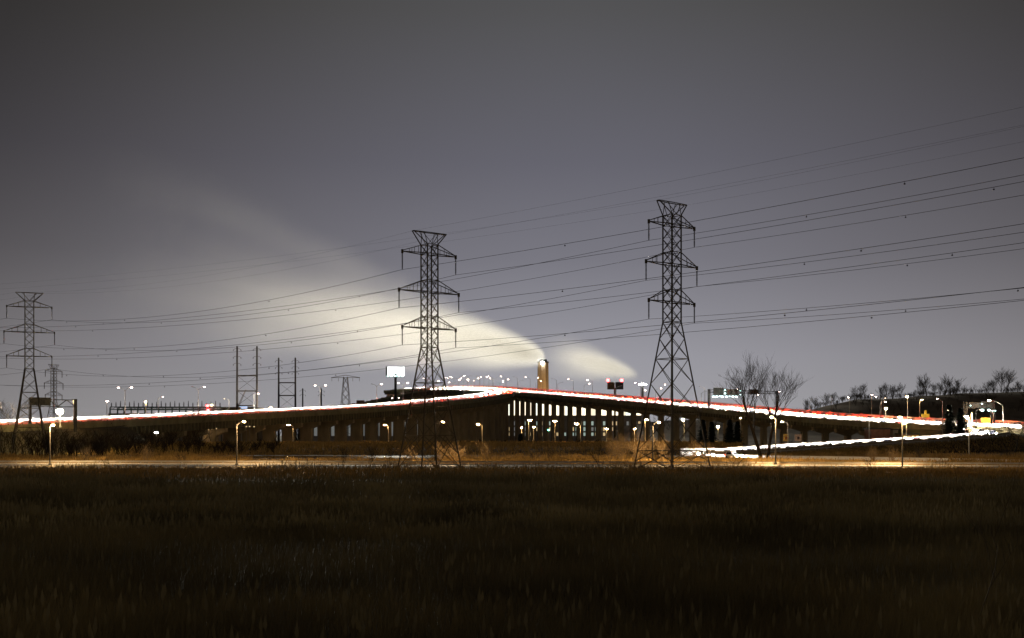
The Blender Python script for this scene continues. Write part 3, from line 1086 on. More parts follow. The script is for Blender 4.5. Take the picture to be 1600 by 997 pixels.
# lamps on the ground: (pole px, base y, head y, head dx px, distance, lens, size, words)
GL = [
    (458, 692, 664, -7, 420, E_sod, .42, 'short white street lamp before the left piers, leftmost along the levee'),
    (607, 692, 664, -5.5, 420, E_sod, .46, 'short white street lamp on the levee left of the middle pylon'),
    (753.5, 693, 663, -6.5, 420, E_sod, .46, 'short white street lamp on the levee right of the middle pylon'),
    (826, 688, 656.5, 2, 440, E_sod, .60, 'white street lamp with bright head below the smokestack'),
    (907, 694, 662.5, -6, 425, E_sod, .54, 'white street lamp with orange head right of the smokestack'),
    (1008, 690, 656, 2, 430, E_sod, .56, 'street lamp with bright head left of the tallest pylon foot'),
    (1069, 692, 656, -2, 420, E_flood, .50, 'very bright starry lamp right of the tallest pylon under the viaduct'),
    (1122, 690, 667, -.5, 420, E_flood, .50, 'very bright orange lamp low under the viaduct beside dark evergreens'),
    (1157, 692, 653, 0, 460, E_warm, .26, 'small lamp tucked just under the right viaduct deck'),
    (1231, 699, 659, -9, 330, E_warm, .26, 'tall pale street lamp pole right of the twin bare trees'),
    (1358, 688, 654, -5, 345, E_dim, .26, 'tall pale unlit street lamp pole against the right viaduct arm'),
    (1416, 682, 662, -4, 380, E_sod, .34, 'small lit lamp with pale pole behind the ramp'),
    (1473, 682, 641, 8, 372, E_dim, .26, 'tall grey lamp pole in front of the dark evergreens'),
    (1514, 714, 652, -4, 255, E_flood, .36, 'brightly lit white lamp pole rising from the golden reeds at right'),
    (1525, 678, 640, 6, 375, E_dim, .22, 'thin lamp pole under the green lit sign gantry'),
    (1567, 660, 626, -22, 400, E_sod, .46, 'tall street lamp with long arm above the highway at far right'),
    (1381, 650, 622, 2, 470, E_dim, .26, 'lamp pole standing beside the bright low floodlight on the right arm'),
    (1418, 658, 620, -1, 428, E_sod, .44, 'lit street lamp with tall pole on the right arm near its low end'),
    (1437, 652, 625, 3, 455, E_sod, .36, 'lit street lamp just right of the tall lamp on the right arm'),
    (1327, 648, 621, -2, 500, E_pink, .36, 'lit street lamp at the foot of the wooded hill, left of the others'),
    (1362, 648, 617, 0, 480, E_pink, .34, 'lit street lamp on the viaduct between the hill trees'),
    (78, 727, 664, 6, 194, E_road, .15, 'tall grey lamp pole beside the frontage road at far left'),
    (370, 727, 659, 12, 191, E_road, .15, 'tall grey lamp pole beside the frontage road left of the pond'),
    (680, 727, 659, 12, 204, E_road, .12, 'tall lamp pole beside the frontage road behind the middle pylon'),
    (1410, 732, 652, -5, 186, E_road, .17, 'tall dark lamp pole in front of the ramp at right'),
    (1020, 724, 660, 9, 199, E_road, .15, 'added lamp pole brightening the frontage road left of the tallest pylon'),  # lamp added to light the road strip here
    (1212, 726, 652, -7, 192, E_road, .17, 'added lamp pole brightening the frontage road between the twin trees and the ramp'),  # second added lamp, lights the strip and lower ramp wall
    (167, 660, 627, 1, 400, E_pink, .42, 'lit street lamp among the bushes at left behind the viaduct'),
    (247, 655, 620, 8, 420, E_pink, .24, 'street lamp with bent arm in front of the substation'),
    (358, 650, 623, -7, 440, E_dim, .22, 'unlit street lamp left of the taller pole frame'),
    (397, 646, 615, 7, 450, E_pink, .26, 'street lamp with lit head just right of the taller pole frame'),
    (115, 664, 625, 0, 330, E_sod, .32, 'small lit lamp on the gantry beside the dark left billboard'),
    (1010, 627, 610, -2, 700, E_pink, .36, 'lit lamp left of the tallest pylon above the viaduct'),
    (228, 656, 628, 0, 430, E_sod, .34, 'low round lamp before the substation frame'),
    (331, 650, 633, 0, 470, E_sod, .34, 'low lamp beside the red light in the substation'),
    (423, 648, 637, 0, 460, E_sod, .40, 'low lamp on the deck between the two pole frames'),
    (991.5, 690, 670, 0, 450, E_sod, .40, 'low orange lamp between the piers left of the tallest pylon'),
    (948, 690, 670, 0, 450, E_sod, .42, 'low orange lamp between the piers right of the smokestack'),
    (815, 688, 668, 0, 470, E_sod, .34, 'low orange lamp between the piers below the viaduct crest'),
    (834, 688, 667, 0, 470, E_sod, .34, 'low orange lamp just right of the white lamp below the smokestack'),
    (867, 688, 658, 0, 480, E_sod, .62, 'bright cream lamp seen between two piers below the smokestack'),
]
GL.append((1384, 660, 638, 0, 452, E_flood, .46, 'starry floodlight on the right viaduct arm below the hill'))
GL.append((1509, 668, 651, -1, 398, E_sod, .62, 'large bright lamp at the junction of highway and ramp'))
GL.append((1552, 662, 632, 0, 415, E_sod, .36, 'small bright lamp beside the sign gantry at far right'))
GL.append((94, 668, 643, 0, 292, E_flood, .95, 'dazzling yellow floodlight beside the leftmost pylon'))
for px, yb, yh, dx, d, E, r, lab in GL:
    b_ = at(px, yb, d)
    z1 = at(px, yh, d).z
    hh = z1 - b_.z
    off = dx / F * d
    if abs(dx) < 3:
        arms = [(off, -.3, .15)]
        hh -= .15
    else:
        arms = [(off, -.3, .28 * abs(off))]
        hh -= .28 * abs(off)
    street_lamp(b_, hh, arms, E, lab, None, r=r, pole=M_dark if E is E_road else (M_dkpole if (E is E_dim and 'pale' not in lab) or 'dark' in lab else M_galv))

# ------------------------------------------------------------------ billboards and sign gantries
# white lit billboard on a single post
d = 640
p = at(619, 588, d)
root = empty('billboard', (gx(618, d), d, 0), 0, 'blank glowing white billboard on a single dark post', 'billboard')
z0, z1 = at(0, 587, d).z, at(0, 573, d).z
hw = gx(800 + 14.2, d)
mb = MB(); mb.tube([(0, 0, 0), (0, 0, z0 + 1)], .75, 10); mb.build('post', M_dark, root)
mb = MB(); mb.box((-hw - .4, .1, z0 - .2), (hw - .2, 2.6, z1 + .1)); mb.build('cabinet', M_dark, root)
mb = MB(); mb.box((-hw + .5, -.05, z0), (hw, .097, z1)); mb.build('face', E_board, root)  # white light from the lamps is put into the face as emission
mb = MB(); mb.box((-hw, -1.7, z0 - .75), (hw, -.2, z0 - .6)); mb.build('catwalk', M_dark, root)
for q in (-.8, -.4, 0, .4, .8):
    mb = MB(); mb.box((q * hw - .45, -1.8, z0 - .58), (q * hw + .45, -1.2, z0 - .1)); mb.build('lamp', E_cool, root)
# brown double billboard with red beacons
d = 760
root = empty('billboard', (gx(961, d), d, 0), 0, 'brown two-panel billboard with two red beacons above the viaduct', 'billboard')
z0, z1 = at(0, 608.5, d).z, at(0, 597, d).z
mb = MB(); mb.tube([(0, 1, 0), (0, 1, z0 + 1)], .7, 8); mb.build('post', M_brown, root)
for a, b, mm in ((-12, -.8, M_brown), (.6, 13, M_dark)):
    mb = MB(); mb.box((gx(800 + a, d), 0, z0), (gx(800 + b, d), 1.2, z1)); mb.build('panel', mm, root)
for a in (-11, 10.5):
    mb = MB(); mb.lathe([(0, 0), (.9, .2), (1.1, 1.0), (.8, 1.8), (0, 2)], 8, (gx(800 + a, d), .4, z1 + .2)); mb.build('beacon', E_red, root)
# red-brown board beyond the left arm
d = 700
root = empty('billboard', (gx(567, d), d, 0), 0, 'low reddish billboard beyond the left viaduct arm', 'billboard')
z0, z1 = at(0, 634, d).z, at(0, 625.5, d).z
for a, b, zz, mm in ((-10, 2.5, z1, M_brick), (2.6, 10, z1 - 1.2, M_brown)):
    mb = MB(); mb.box((gx(800 + a, d), 0, z0), (gx(800 + b, d), .8, zz)); mb.build('panel', mm, root)
for a in (-7, 0, 7):
    mb = MB(); mb.tube([(gx(800 + a, d), .4, 0), (gx(800 + a, d), .4, z0)], .35, 6); mb.build('post', M_dark, root)


def gantry(pa, pb, ybeam, ybase, da, db, panels, label, lamps, diag=False, bh=1.3):
    A, Bp = at(pa, ybase, da), at(pb, ybase, db)
    root = empty('sign_gantry', A, 0, label, 'sign gantry')
    zt = at(pa, ybeam, da).z
    ux = (Bp - A); ux.z = 0; ln = ux.length; ux.normalize()
    uy = Vector((-ux.y, ux.x, 0))
    Mx = Matrix(((ux.x, uy.x, 0, 0), (ux.y, uy.y, 0, 0), (0, 0, 1, 0), (0, 0, 0, 1)))
    zz = zt - A.z
    for x in (0, ln):
        mb = MB()
        for y in (-.6, .6):
            mb.box((x - .3, y - .18, -2), (x + .3, y + .18, zz + .3), M=Mx)
        for i in range(6):
            mb.bar(Mx @ Vector((x, -.6, zz * i / 6)), Mx @ Vector((x, .6, zz * (i + 1) / 6)), .14)
        mb.build('post', M_dark, root)
    mb = MB()
    for y in (-.6, .6):
        for z in (zz - bh, zz):
            mb.bar(Mx @ Vector((0, y, z)), Mx @ Vector((ln, y, z)), .2)
    nb = max(4, int(ln / 2.2))
    for i in range(nb):
        a, b = ln * i / nb, ln * (i + 1) / nb
        z0_, z1_ = (zz - bh, zz) if i % 2 else (zz, zz - bh)
        for y in (-.6, .6):
            mb.bar(Mx @ Vector((a, y, z0_)), Mx @ Vector((b, y, z1_)), .12)
    mb.build('truss', M_dark, root)
    for f0, f1, y0, y1, mm in panels:
        dd = da + (db - da) * (f0 + f1) / 2
        za, zb = at(0, y0, dd).z - A.z, at(0, y1, dd).z - A.z
        pn = MB(); pn.box((f0 * ln, -1.0, zb), (f1 * ln, -.75, za), M=Mx)
        po = pn.build('sign_panel', mm, root)
        fr = MB()
        for (x0, x1, q0, q1) in ((f0 * ln - .12, f1 * ln + .12, za, za + .15), (f0 * ln - .12, f1 * ln + .12, zb - .15, zb), (f0 * ln - .15, f0 * ln, zb, za), (f1 * ln, f1 * ln + .15, zb, za)):
            fr.box((x0, -1.08, q0), (x1, -.7, q1), M=Mx)
        for j in range(1, 5):
            x = (f0 + (f1 - f0) * j / 5) * ln
            fr.box((x - .06, -1.06, zb), (x + .06, -1.003, za), M=Mx)
        fr.build('frame', M_dark, po)
    for f, y, r_ in lamps:
        dd = da + (db - da) * f
        z = at(0, y, dd).z - A.z
        mb = MB(); c = Mx @ Vector((f * ln, -1.7, z))
        mb.lathe([(0, -r_ * .6), (r_, -r_ * .4), (r_ * 1.05, r_ * .3), (0, r_ * .6)], 8, tuple(c))
        mb.build('sign_lamp', E_cool, root)
        mb = MB(); mb.bar(Mx @ Vector((f * ln, -.6, z + .3)), c, .12); mb.build('lamp_bracket', M_dkpole, root)
    return root


gantry(1108, 1214, 609, 632, 532, 552, [(.05, .185, 606.5, 617, M_sign), (.21, .40, 608.5, 617, M_dark), (.57, .70, 609, 616, M_dark)],
       'overhead sign gantry with lit dark panels behind the twin bare trees',
       [(.03, 620, .5), (.075, 620, .5), (.12, 619.5, .32), (.155, 620, .55), (.195, 610, .35), (.197, 615, .4), (.215, 620, .5), (.26, 619.5, .3), (.31, 620, .5), (.36, 620, .5), (.415, 611, .35), (.417, 617, .4), (.46, 619.5, .42)])
gantry(1508, 1551, 629, 660, 404, 412, [(.05, .48, 630, 637, M_dark), (.5, .98, 628.5, 638.5, M_sign)],
       'overhead sign gantry with greenish lamps in front of the wooded hill',
       [(.47, 641, .62), (.72, 641, .55), (.85, 642, .25), (.95, 642, .25), (.05, 634, .2), (.46, 631, .25)])
gantry(47, 118, 624, 664, 315, 322, [(-.02, .42, 622, 633, M_dark)],
       'sign gantry with one dark blank panel beside the leftmost pylon', [], bh=2.0)

# yellow roadside boards and lit posts near the ramp junction
d = 455
root = empty('warning_board', at(1446, 654, d), 0, 'yellow warning board with a tall tip on the right viaduct arm', 'road sign')
mb = MB(); mb.box((-1.6, -.2, .4), (1.6, .2, 1.9)); mb.build('board', M_yel, root)
mb = MB(); mb.box((-.35, -.15, 1.9), (.45, .15, 3.4)); mb.build('arrow_board', M_yel, root)
mb = MB(); mb.box((-1.7, -.6, -.2), (1.7, .8, .38)); mb.build('trailer', M_dark, root)
d = 400
root = empty('warning_board', at(1540, 662, d), 0, 'square yellow roadside board beside the ramp junction', 'road sign')
z = 2.2
mb = MB(); mb.box((-1.65, -.1, .4), (1.65, .1, z)); mb.build('board', M_yel, root)
for q in (-1.2, 1.2):
    mb = MB(); mb.tube([(q, .2, -1), (q, .2, z)], .1, 6); mb.build('post', M_dark, root)
mb = MB(); mb.box((-1.3, -.3, -.4), (1.6, 0.5, .15)); mb.build('trailer', E_dim, root)  # trailer box glows by emission, no lamp sits here
d = 398
root = empty('marker_post', at(1518.5, 660, d), 0, 'pale upright marker post at the ramp junction', 'post')
M_mk = mat('lit_marker', (.8, .72, .55), .6, .1, 1, emit=(1, .85, .6), strength=.5)  # the shaft's lit look is emission put into its colour
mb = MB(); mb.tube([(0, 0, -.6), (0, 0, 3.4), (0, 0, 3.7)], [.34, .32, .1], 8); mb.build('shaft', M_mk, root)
mb = MB(); mb.lathe([(.5, -.7), (.5, -.4), (.35, -.3)], 8); mb.build('base', M_conc, root)
# lit column with lamp cluster on the skyline
d = 720
root = empty('light_mast', (gx(1004, d), d, 0), 0, 'pale mast with a cluster of white lamps right of the brown billboard', 'light mast')
zt = at(0, 597, d).z
mb = MB(); mb.tube([(0, 0, 0), (0, 0, zt)], [1.1, .8], 10); mb.build('shaft', M_barr, root)
for q in (-2.0, -.7, .7, 2.0):
    mb = MB(); mb.lathe([(0, -.4), (.5, -.2), (.5, .3), (0, .5)], 8, (q, -.6, zt - 1.6)); mb.build('lamp', E_white, root)
mb = MB(); mb.box((-2.6, -.7, zt - 2.3), (2.6, -.3, zt - 2.1)); mb.build('bracket', M_dark, root)
# posters under the right arm
for px, lab, c1, c2 in ((1228, 'small orange poster board under the right viaduct arm', (.55, .28, .05), (.5, .12, .04)), (1247, 'small dark figured poster board under the right viaduct arm', (.40, .24, .14), (.10, .06, .05))):
    d = 420
    root = empty('poster_board', at(px, 692, d), 0, lab, 'poster')
    mb = MB(); mb.box((-1.0 if px < 1240 else -1.3, -.1, .6), (1.0 if px < 1240 else 1.3, .1, 3.4 if px < 1240 else 3.2))
    mm = mat('poster_%d' % px, c1, .7, .7, 1.1, emit=c1, strength=.18)  # light on the poster is put in as weak emission
    mb.build('board', mm, root)
    mb = MB(); mb.lathe([(0, -.02), (.55, -.02), (.5, .1), (0, .1)], 10)
    q = mb.build('print_spot', mat('poster_spot_%d' % px, c2, .7, .3, 2), root); q.rotation_euler = (R(90), 0, 0); q.location = (.1, -.10, 1.9)
    for x in (-.7, .7):
        mb = MB(); mb.tube([(x, .15, 0), (x, .15, 3)], .08, 5); mb.build('post', M_dkpole, root)

# traffic signal under the viaduct
d = 430
root = empty('traffic_signal', at(857, 690, d), 0, 'traffic signal showing green between piers below the smokestack', 'traffic signal')
mb = MB(); mb.tube([(0, 0, 0), (0, 0, 4.6)], .1, 6); mb.build('pole', M_dkpole, root)
mb = MB(); mb.box((-.25, -.2, 4.2), (.25, .2, 5.5)); mb.build('signal_head', M_dark, root)
mb = MB(); mb.lathe([(0, -.3), (.3, -.2), (.3, .2), (0, .3)], 8, (0, -.35, 4.5)); mb.build('green_lens', E_green, root)

# ------------------------------------------------------------------ buildings beyond


def block(name, px0, px1, y0, d, depth, wallm, label, cat='building'):
    x0, x1 = gx(px0, d), gx(px1, d)
    root = empty(name, ((x0 + x1) / 2, d, 0), 0, label, cat)
    zt = at(0, y0, d).z
    hw = (x1 - x0) / 2
    mb = MB(); mb.box((-hw, 0, -.2), (hw, depth, zt)); mb.build('wall', wallm, root)
    mb = MB(); mb.box((-hw - .3, -.3, zt + .003), (hw + .3, depth + .3, zt + .6)); mb.build('roof', M_roof, root)
    return root, hw, zt


# turbine hall: emissive upper panels stand in for background glow; lit windows crowded below
root, hw, zt = block('power_plant', 770, 1015, 622, 900, 60, M_wall, 'long power plant hall with added glowing panels for the bright glow between the piers')
zb0, zb1 = at(0, 649, 900).z, at(0, 625, 900).z
n = 26
for i in range(n):
    a = -hw + 2 * hw * i / n; b = -hw + 2 * hw * (i + 1) / n
    mb = MB(); mb.box((a + .12, -.12, zb0), (b - .12, -.002, zb1)); mb.build('panel', (E_hall, E_hall, E_hall2, E_hall, E_hall3)[(i * 7) % 5], root)
wr = random.Random(3)
for i in range(40):
    a = -hw + 2 * hw * i / 40
    for zz, hh in ((5.0, 2.6), (9.0, 3.0), (13.6, 3.2)):
        if wr.random() < .72:  # windows crowded in to brighten the dim lower wall
            mb = MB(); mb.box((a + .4, -.1, zz), (a + 2.2, -.003, zz + hh)); mb.build('window', wr.choice([E_win, E_win, E_wing, E_dimglow]), root)
root, hw, zt = block('warehouse', 470, 712, 656, 760, 40, M_wall, 'added low warehouse with dim panes for the pale light behind the left piers')
for i in range(36):
    a = -hw + 2 * hw * i / 36
    mb = MB(); mb.box((a + .3, -.1, 5), (a + 2.4, -.003, zt - 1.5)); mb.build('window', E_dimglow, root)  # dim glowing panes stand in for pale light between the piers
root, hw, zt = block('depot', 346, 397, 638, 520, 20, M_brown, 'low brown depot with a blue lit sign behind the left arm')
mb = MB(); mb.box((gx(800 + 3, 520), -.4, zt - .2), (gx(800 + 15, 520), -.05, zt + 1.3)); mb.build('sign', E_blue, root)
for i in range(8):
    a = -hw + 2 * hw * i / 8
    mb = MB(); mb.box((a + .4, -.1, zt - 3), (a + 1.7, -.003, zt - 1.3)); mb.build('window', E_win, root)
root, hw, zt = block('roadside_shop', 1411, 1436, 679, 415, 8, M_brick, 'small lit roadside shop front under the low end of the viaduct')
for i in range(4):
    a = -hw + 2 * hw * i / 4
    mb = MB(); mb.box((a + .25, -.1, 1.9), (a + 1.25, -.003, zt - .5)); mb.build('window', E_shop if i in (0, 2, 3) else E_win, root)
root, hw, zt = block('brick_building', 1361, 1391, 671, 425, 8, M_brick, 'plain brick wall lit by a lamp below the right viaduct arm')
mb = MB(); mb.box((-2, -.08, 1.0), (-.9, -.003, 3.1)); mb.build('door', M_dark, root)
root, hw, zt = block('brick_building', 1395, 1403, 672, 430, 6, M_wall, 'narrow pale lit hut beside the brick wall under the viaduct', 'hut')
mb = MB(); mb.box((-.5, -.08, .5), (.4, -.003, 2.6)); mb.build('door', M_dark, root)
# fluorescent light under the left approach
root = empty('tube_light', at(244, 676, 352), 0, 'cool white light low among dark bushes under the left approach', 'light')
mb = MB(); mb.box((-.55, -.12, -.2), (.55, .12, .15)); mb.build('lens', E_white, root)
mb = MB(); mb.tube([(0, .2, -6), (0, .2, .4)], .08, 6); mb.build('pole', M_dkpole, root)
# yellow lamps strung below the left girder
for i, (px, py) in enumerate([(326, 671.5), (331, 670), (338, 669.8), (299, 664), (290, 672), (385, 666.5), (390, 666.5), (397, 666.8), (358, 691.5)]):
    root = empty('yard_lamp', at(px, py, 405), 0, 'tiny yellow yard lamp in the dark under the left arm, %s from the left' % ORD[sorted([290, 299, 326, 331, 338, 358, 385, 390, 397]).index(px)], 'lamp', 'yard lamps under the left arm')
    mb = MB(); mb.lathe([(0, -.2), (.22, -.1), (.2, .15), (0, .2)], 7); mb.build('lens', E_win if i not in (3, 4) else E_warm, root)
    mb = MB(); mb.tube([(0, .1, -root.location.z + 1), (0, .1, 0)], .06, 5); mb.build('pole', M_dkpole, root)
    for ch in root.children:
        if ch.name.startswith('lens'): ch.scale = (1.3, 1.3, 1.3)

# substation behind the left arm
d = 470
xA, xB = gx(172, d), gx(346, d)
root = empty('substation', ((xA + xB) / 2, d, 0), 0, 'greenish steel substation bus frame with rows of insulators', 'substation')
M_sub = mat('substation_steel', (.10, .14, .12), .7, .2, .5)
hw = (xB - xA) / 2
zb = at(0, 637, d).z
for y, off in ((0, 0), (9, .6)):
    mb = MB()
    mb.box((-hw, y - .4, zb - .9), (hw, y + .4, zb - .55)); mb.box((-hw, y - .4, zb + .1), (hw, y + .4, zb + .45))
    n = 40
    for i in range(n):
        a = -hw + 2 * hw * i / n
        mb.bar((a, y, zb - .6 if i % 2 else zb + .2), (a + 2 * hw / n, y, zb + .2 if i % 2 else zb - .6), .14)
    mb.build('beam', M_sub, root)
    for i in range(9):
        x = -hw + 2 * hw * i / 8
        mb = MB(); mb.tube([(x, y, 0), (x, y, zb)], .3, 6); mb.build('column', M_sub, root)
for i in range(25):
    x = -hw + .6 + (2 * hw - 1.2) * i / 24
    im = MB(); prof = [(.12, .45)]
    for q in range(4):
        prof += [(.14, .5 + q * .35), (.34, .62 + q * .35), (.14, .72 + q * .35)]
    prof += [(.1, 2.1 + .4 * (i % 3)), (0, 2.15 + .4 * (i % 3))]
    im.lathe(prof, 7, (x, 0, zb)); im.build('insulator', M_ins, root)
for (px, py) in ((324, 634), (325, 641)):
    q = at(px, py, d - 1.5) - root.location
    mb = MB(); mb.lathe([(0, -.5), (.6, -.4), (.6, .4), (0, .5)], 8, tuple(q)); mb.build('red_lamp', E_red, root)
mb = MB(); mb.box((-hw - 6, 14, -.2), (hw + 4, 20, at(0, 645, d).z)); mb.build('wall', M_wall, root)
# crane boom by the taller pole frame
d = 480
root = empty('crane', (gx(372, d), d, 0), 0, 'small crane with slanted lattice boom beside the taller pole frame', 'crane')
a, b_ = Vector((0, 0, at(0, 636, d).z)), Vector((gx(800 + 12, d), 0, at(0, 609, d).z))
mb = MB()
for dx in (-.35, .35):
    mb.bar(a + Vector((dx, 0, 0)), b_ + Vector((dx * .4, 0, 0)), .14)
for i in range(10):
    p0 = a.lerp(b_, i / 10); p1 = a.lerp(b_, (i + 1) / 10)
    mb.bar(p0 + Vector((-.3, 0, 0)), p1 + Vector((.3, 0, 0)), .09)
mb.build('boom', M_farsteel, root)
mb = MB(); mb.box((-2.5, -1.5, 0), (1.5, 1.5, 2.2)); mb.box((-1.2, -1.2, 2.2), (1.0, 1.2, a.z)); mb.build('cab', M_brown, root)

# ------------------------------------------------------------------ vegetation


MINR = [.012]


def grow(mbs, pos, dr, ln, rad, lev, maxl, rg, spread, up, nseg=4, kids=(3, 4), tip=.35, mins=3):
    pts, rr = [pos.copy()], [rad]
    d_ = dr.normalized()
    for i in range(nseg):
        d_ = (d_ + Vector((rg.gauss(0, .13), rg.gauss(0, .13), rg.gauss(0, .08) + up * .08))).normalized()
        pts.append(pts[-1] + d_ * (ln / nseg)); rr.append(rad * (1 - (1 - tip) * (i + 1) / nseg))
    mbs[min(lev, len(mbs) - 1)].tube(pts, rr, 6 if lev == 0 else (4 if lev == 1 else 3), cap=False)
    if lev >= maxl:
        return
    nk = rg.randint(*kids) + (1 if lev == 0 else 0)
    for i in range(nk):
        f = .35 + .65 * (i + rg.random() * .7) / nk if lev else .42 + .58 * (i + rg.random() * .6) / nk
        f = min(f, 1)
        j = min(int(f * nseg), nseg - 1)
        q = pts[j].lerp(pts[j + 1], f * nseg - j)
        ang = rg.uniform(0, 2 * math.pi)
        a = Vector((math.cos(ang), math.sin(ang), 0))
        nd = (d_ * (1 - spread) + a * spread + Vector((0, 0, up * .35))).normalized()
        r_ = rr[min(j + 1, nseg)] * rg.uniform(.5, .72)
        grow(mbs, q, nd, ln * rg.uniform(.5, .72), max(r_, MINR[0]), lev + 1, maxl, rg, spread, up, max(mins, nseg - 1), kids, tip)


def bare_tree(loc, H, lean, seed, label, group=None, maxl=4, spread=.5, m1=M_barkd, m2=M_barkd, rad=None, name='bare_tree', kids=(3, 4), up=.5):
    rg = random.Random(seed)
    root = empty(name, loc, 0, label, 'tree', group)
    tr, cr_ = MB(), MB()
    grow([tr, cr_], Vector((0, 0, -.3)), Vector(lean) + Vector((0, 0, 1)), H * .52, rad or H * .02, 0, maxl, rg, spread, up, 5, kids)
    tr.build('trunk', m1, root); cr_.build('crown', m2, root)
    return root


def shrub(loc, H, seed, label, group, stems=7, m_=M_shrub, w=.45, maxl=2, rr=.05, name='bare_shrub', cat='shrub'):
    rg = random.Random(seed)
    root = empty(name, loc, 0, label, cat, group)
    st, tw_ = MB(), MB()
    for k in range(stems):
        a = rg.uniform(0, 2 * math.pi)
        q = rg.uniform(.15, 1) * w
        grow([st, tw_], Vector((.15 * math.cos(a), .15 * math.sin(a), -.2)), Vector((math.cos(a) * q, math.sin(a) * q, 1)), H * rg.uniform(.5, .75), rr, 0, maxl, rg, .42, .5, 4, (3, 5))
    st.build('stems', m_, root); tw_.build('twigs', m_, root)
    return root


# the twin trees at right
MINR[0] = .022


def limbed_tree(loc, trunk, limbs, seed, label, group):
    """trunk: (x, y, z, r) points; limbs: (point along the trunk, x lean, y lean, length, radius)"""
    rg = random.Random(seed)
    root = empty('bare_tree', loc, 0, label, 'tree', group)
    tr, cr_ = MB(), MB()
    P = [Vector(t[:3]) for t in trunk]
    tr.tube(P, [t[3] for t in trunk], 8)
    for f, lx, ly, ln, rd in limbs:
        k = min(int(f), len(P) - 2)
        q = P[k].lerp(P[k + 1], f - k)
        grow([cr_], q, Vector((lx, ly, 1)), ln, rd, 1, 4, rg, .40, .55, 5, (4, 5), mins=3)
    tr.build('trunk', M_barkd, root); cr_.build('crown', M_barkd, root)
    root.scale = (.87, .87, .87)
    return root


limbed_tree((gx(1190, 238), 238, 0), [(0, 0, -.3, .50), (-.8, 0, 3, .44), (-1.9, .1, 6.5, .38), (-3.0, .1, 10, .31), (-4.0, 0, 13, .22), (-4.6, 0, 16.5, .13), (-4.9, 0, 20, .05)],
            [(2.0, .28, .2, 11, .22), (2.6, -.55, -.2, 8, .16), (3.0, .10, -.4, 9.5, .18), (3.4, -.7, .3, 6.5, .13), (3.7, .35, .1, 7.5, .14), (4.0, -.45, -.3, 6, .11), (4.3, .25, .4, 6, .1), (4.8, -.4, 0, 4.5, .08), (5.1, .35, -.2, 4.2, .07)],
            11, 'tall bare tree leaning left, left one of the twin trees', 'twin bare trees')
limbed_tree((gx(1199, 240), 240, 0), [(0, 0, -.3, .45), (.4, 0, 3, .40), (1.0, .1, 6.5, .34), (1.7, .1, 10, .26), (2.3, 0, 13, .19), (2.9, 0, 16, .11), (3.2, 0, 18.5, .05)],
            [(1.9, .62, .2, 9.5, .19), (2.3, -.1, -.3, 9.5, .17), (2.8, .75, -.2, 7.5, .14), (3.2, -.35, .3, 6.5, .13), (3.5, .5, .2, 6.5, .12), (3.9, .15, -.4, 6, .1), (4.3, .6, 0, 4.5, .08), (4.7, -.3, .2, 4.2, .07)],
            29, 'tall bare tree leaning right, right one of the twin trees', 'twin bare trees')
MINR[0] = .016
# shrubs beside the frontage road, from left to right
SH = [(133, 204, 3.2, 1), (228, 203, 3.6, 0), (285, 205, 2.6, 1), (535, 186, 4.0, 2), (575, 184, 3.8, 2), (608, 186, 4.2, 2), (642, 207, 3.2, 0), (690, 210, 4.2, 0), (712, 206, 4.0, 0), (760, 205, 4.6, 0),
      (836, 214, 2.8, 1), (862, 214, 3.0, 1), (938, 184, 4.0, 2), (955, 205, 5.2, 0), (972, 207, 5.8, 0), (992, 204, 5.6, 0), (1012, 208, 5.4, 0), (1034, 206, 4.8, 0), (1082, 206, 4.6, 0), (1105, 205, 3.8, 0),
      (1148, 178, 2.6, 2), (1365, 204, 3.2, 0), (1391, 203, 3.3, 0), (1362, 176, 2.2, 2), (1436, 226, 3.2, 1), (1575, 230, 3.6, 1), (1490, 340, 4.2, 1)]
SH.sort()
for i, (px, d, H, k) in enumerate(SH):
    shrub((gx(px, d), d, 0 if d < 300 else 2), H, 100 + i, '%s bare shrub beside the frontage road, %s shrub from the left' % (('pale', 'thin', 'dark')[k], ORD[i]), 'bare shrubs along the frontage road',
          stems=(8, 5, 4)[k], m_=(M_shrub, M_bark, M_barkd)[k], w=(.5, .45, .4)[k], rr=.045 if k else .055)
MINR[0] = .03
# trees at left behind the approach and by the substation
LT = [(8, 330, 19, 5), (22, 350, 20, 5), (130, 345, 12.5, 4), (150, 350, 13, 4), (172, 352, 12.5, 4), (198, 372, 12.5, 4), (216, 376, 14, 4), (236, 385, 13, 4), (296, 396, 17.5, 5), (312, 400, 17, 5), (332, 412, 15, 5)]
for i, (px, d, H, l_) in enumerate(LT):
    bare_tree((gx(px, d), d, 0), H, (rng.uniform(-.1, .1), 0, 0), 300 + i, 'bare twiggy tree behind the left approach, %s from the left' % ORD[i], 'bare trees behind the left approach', 4, .55, m1=M_bark, m2=M_bark, rad=.2, up=.4, kids=(3, 5))
# right edge tree
bare_tree((gx(1586, 300), 300, 0), 15.0, (.02, 0, 0), 77, 'thin dark bare tree in front of the highway at the right edge', None, 4, .6, rad=.2, up=.1)
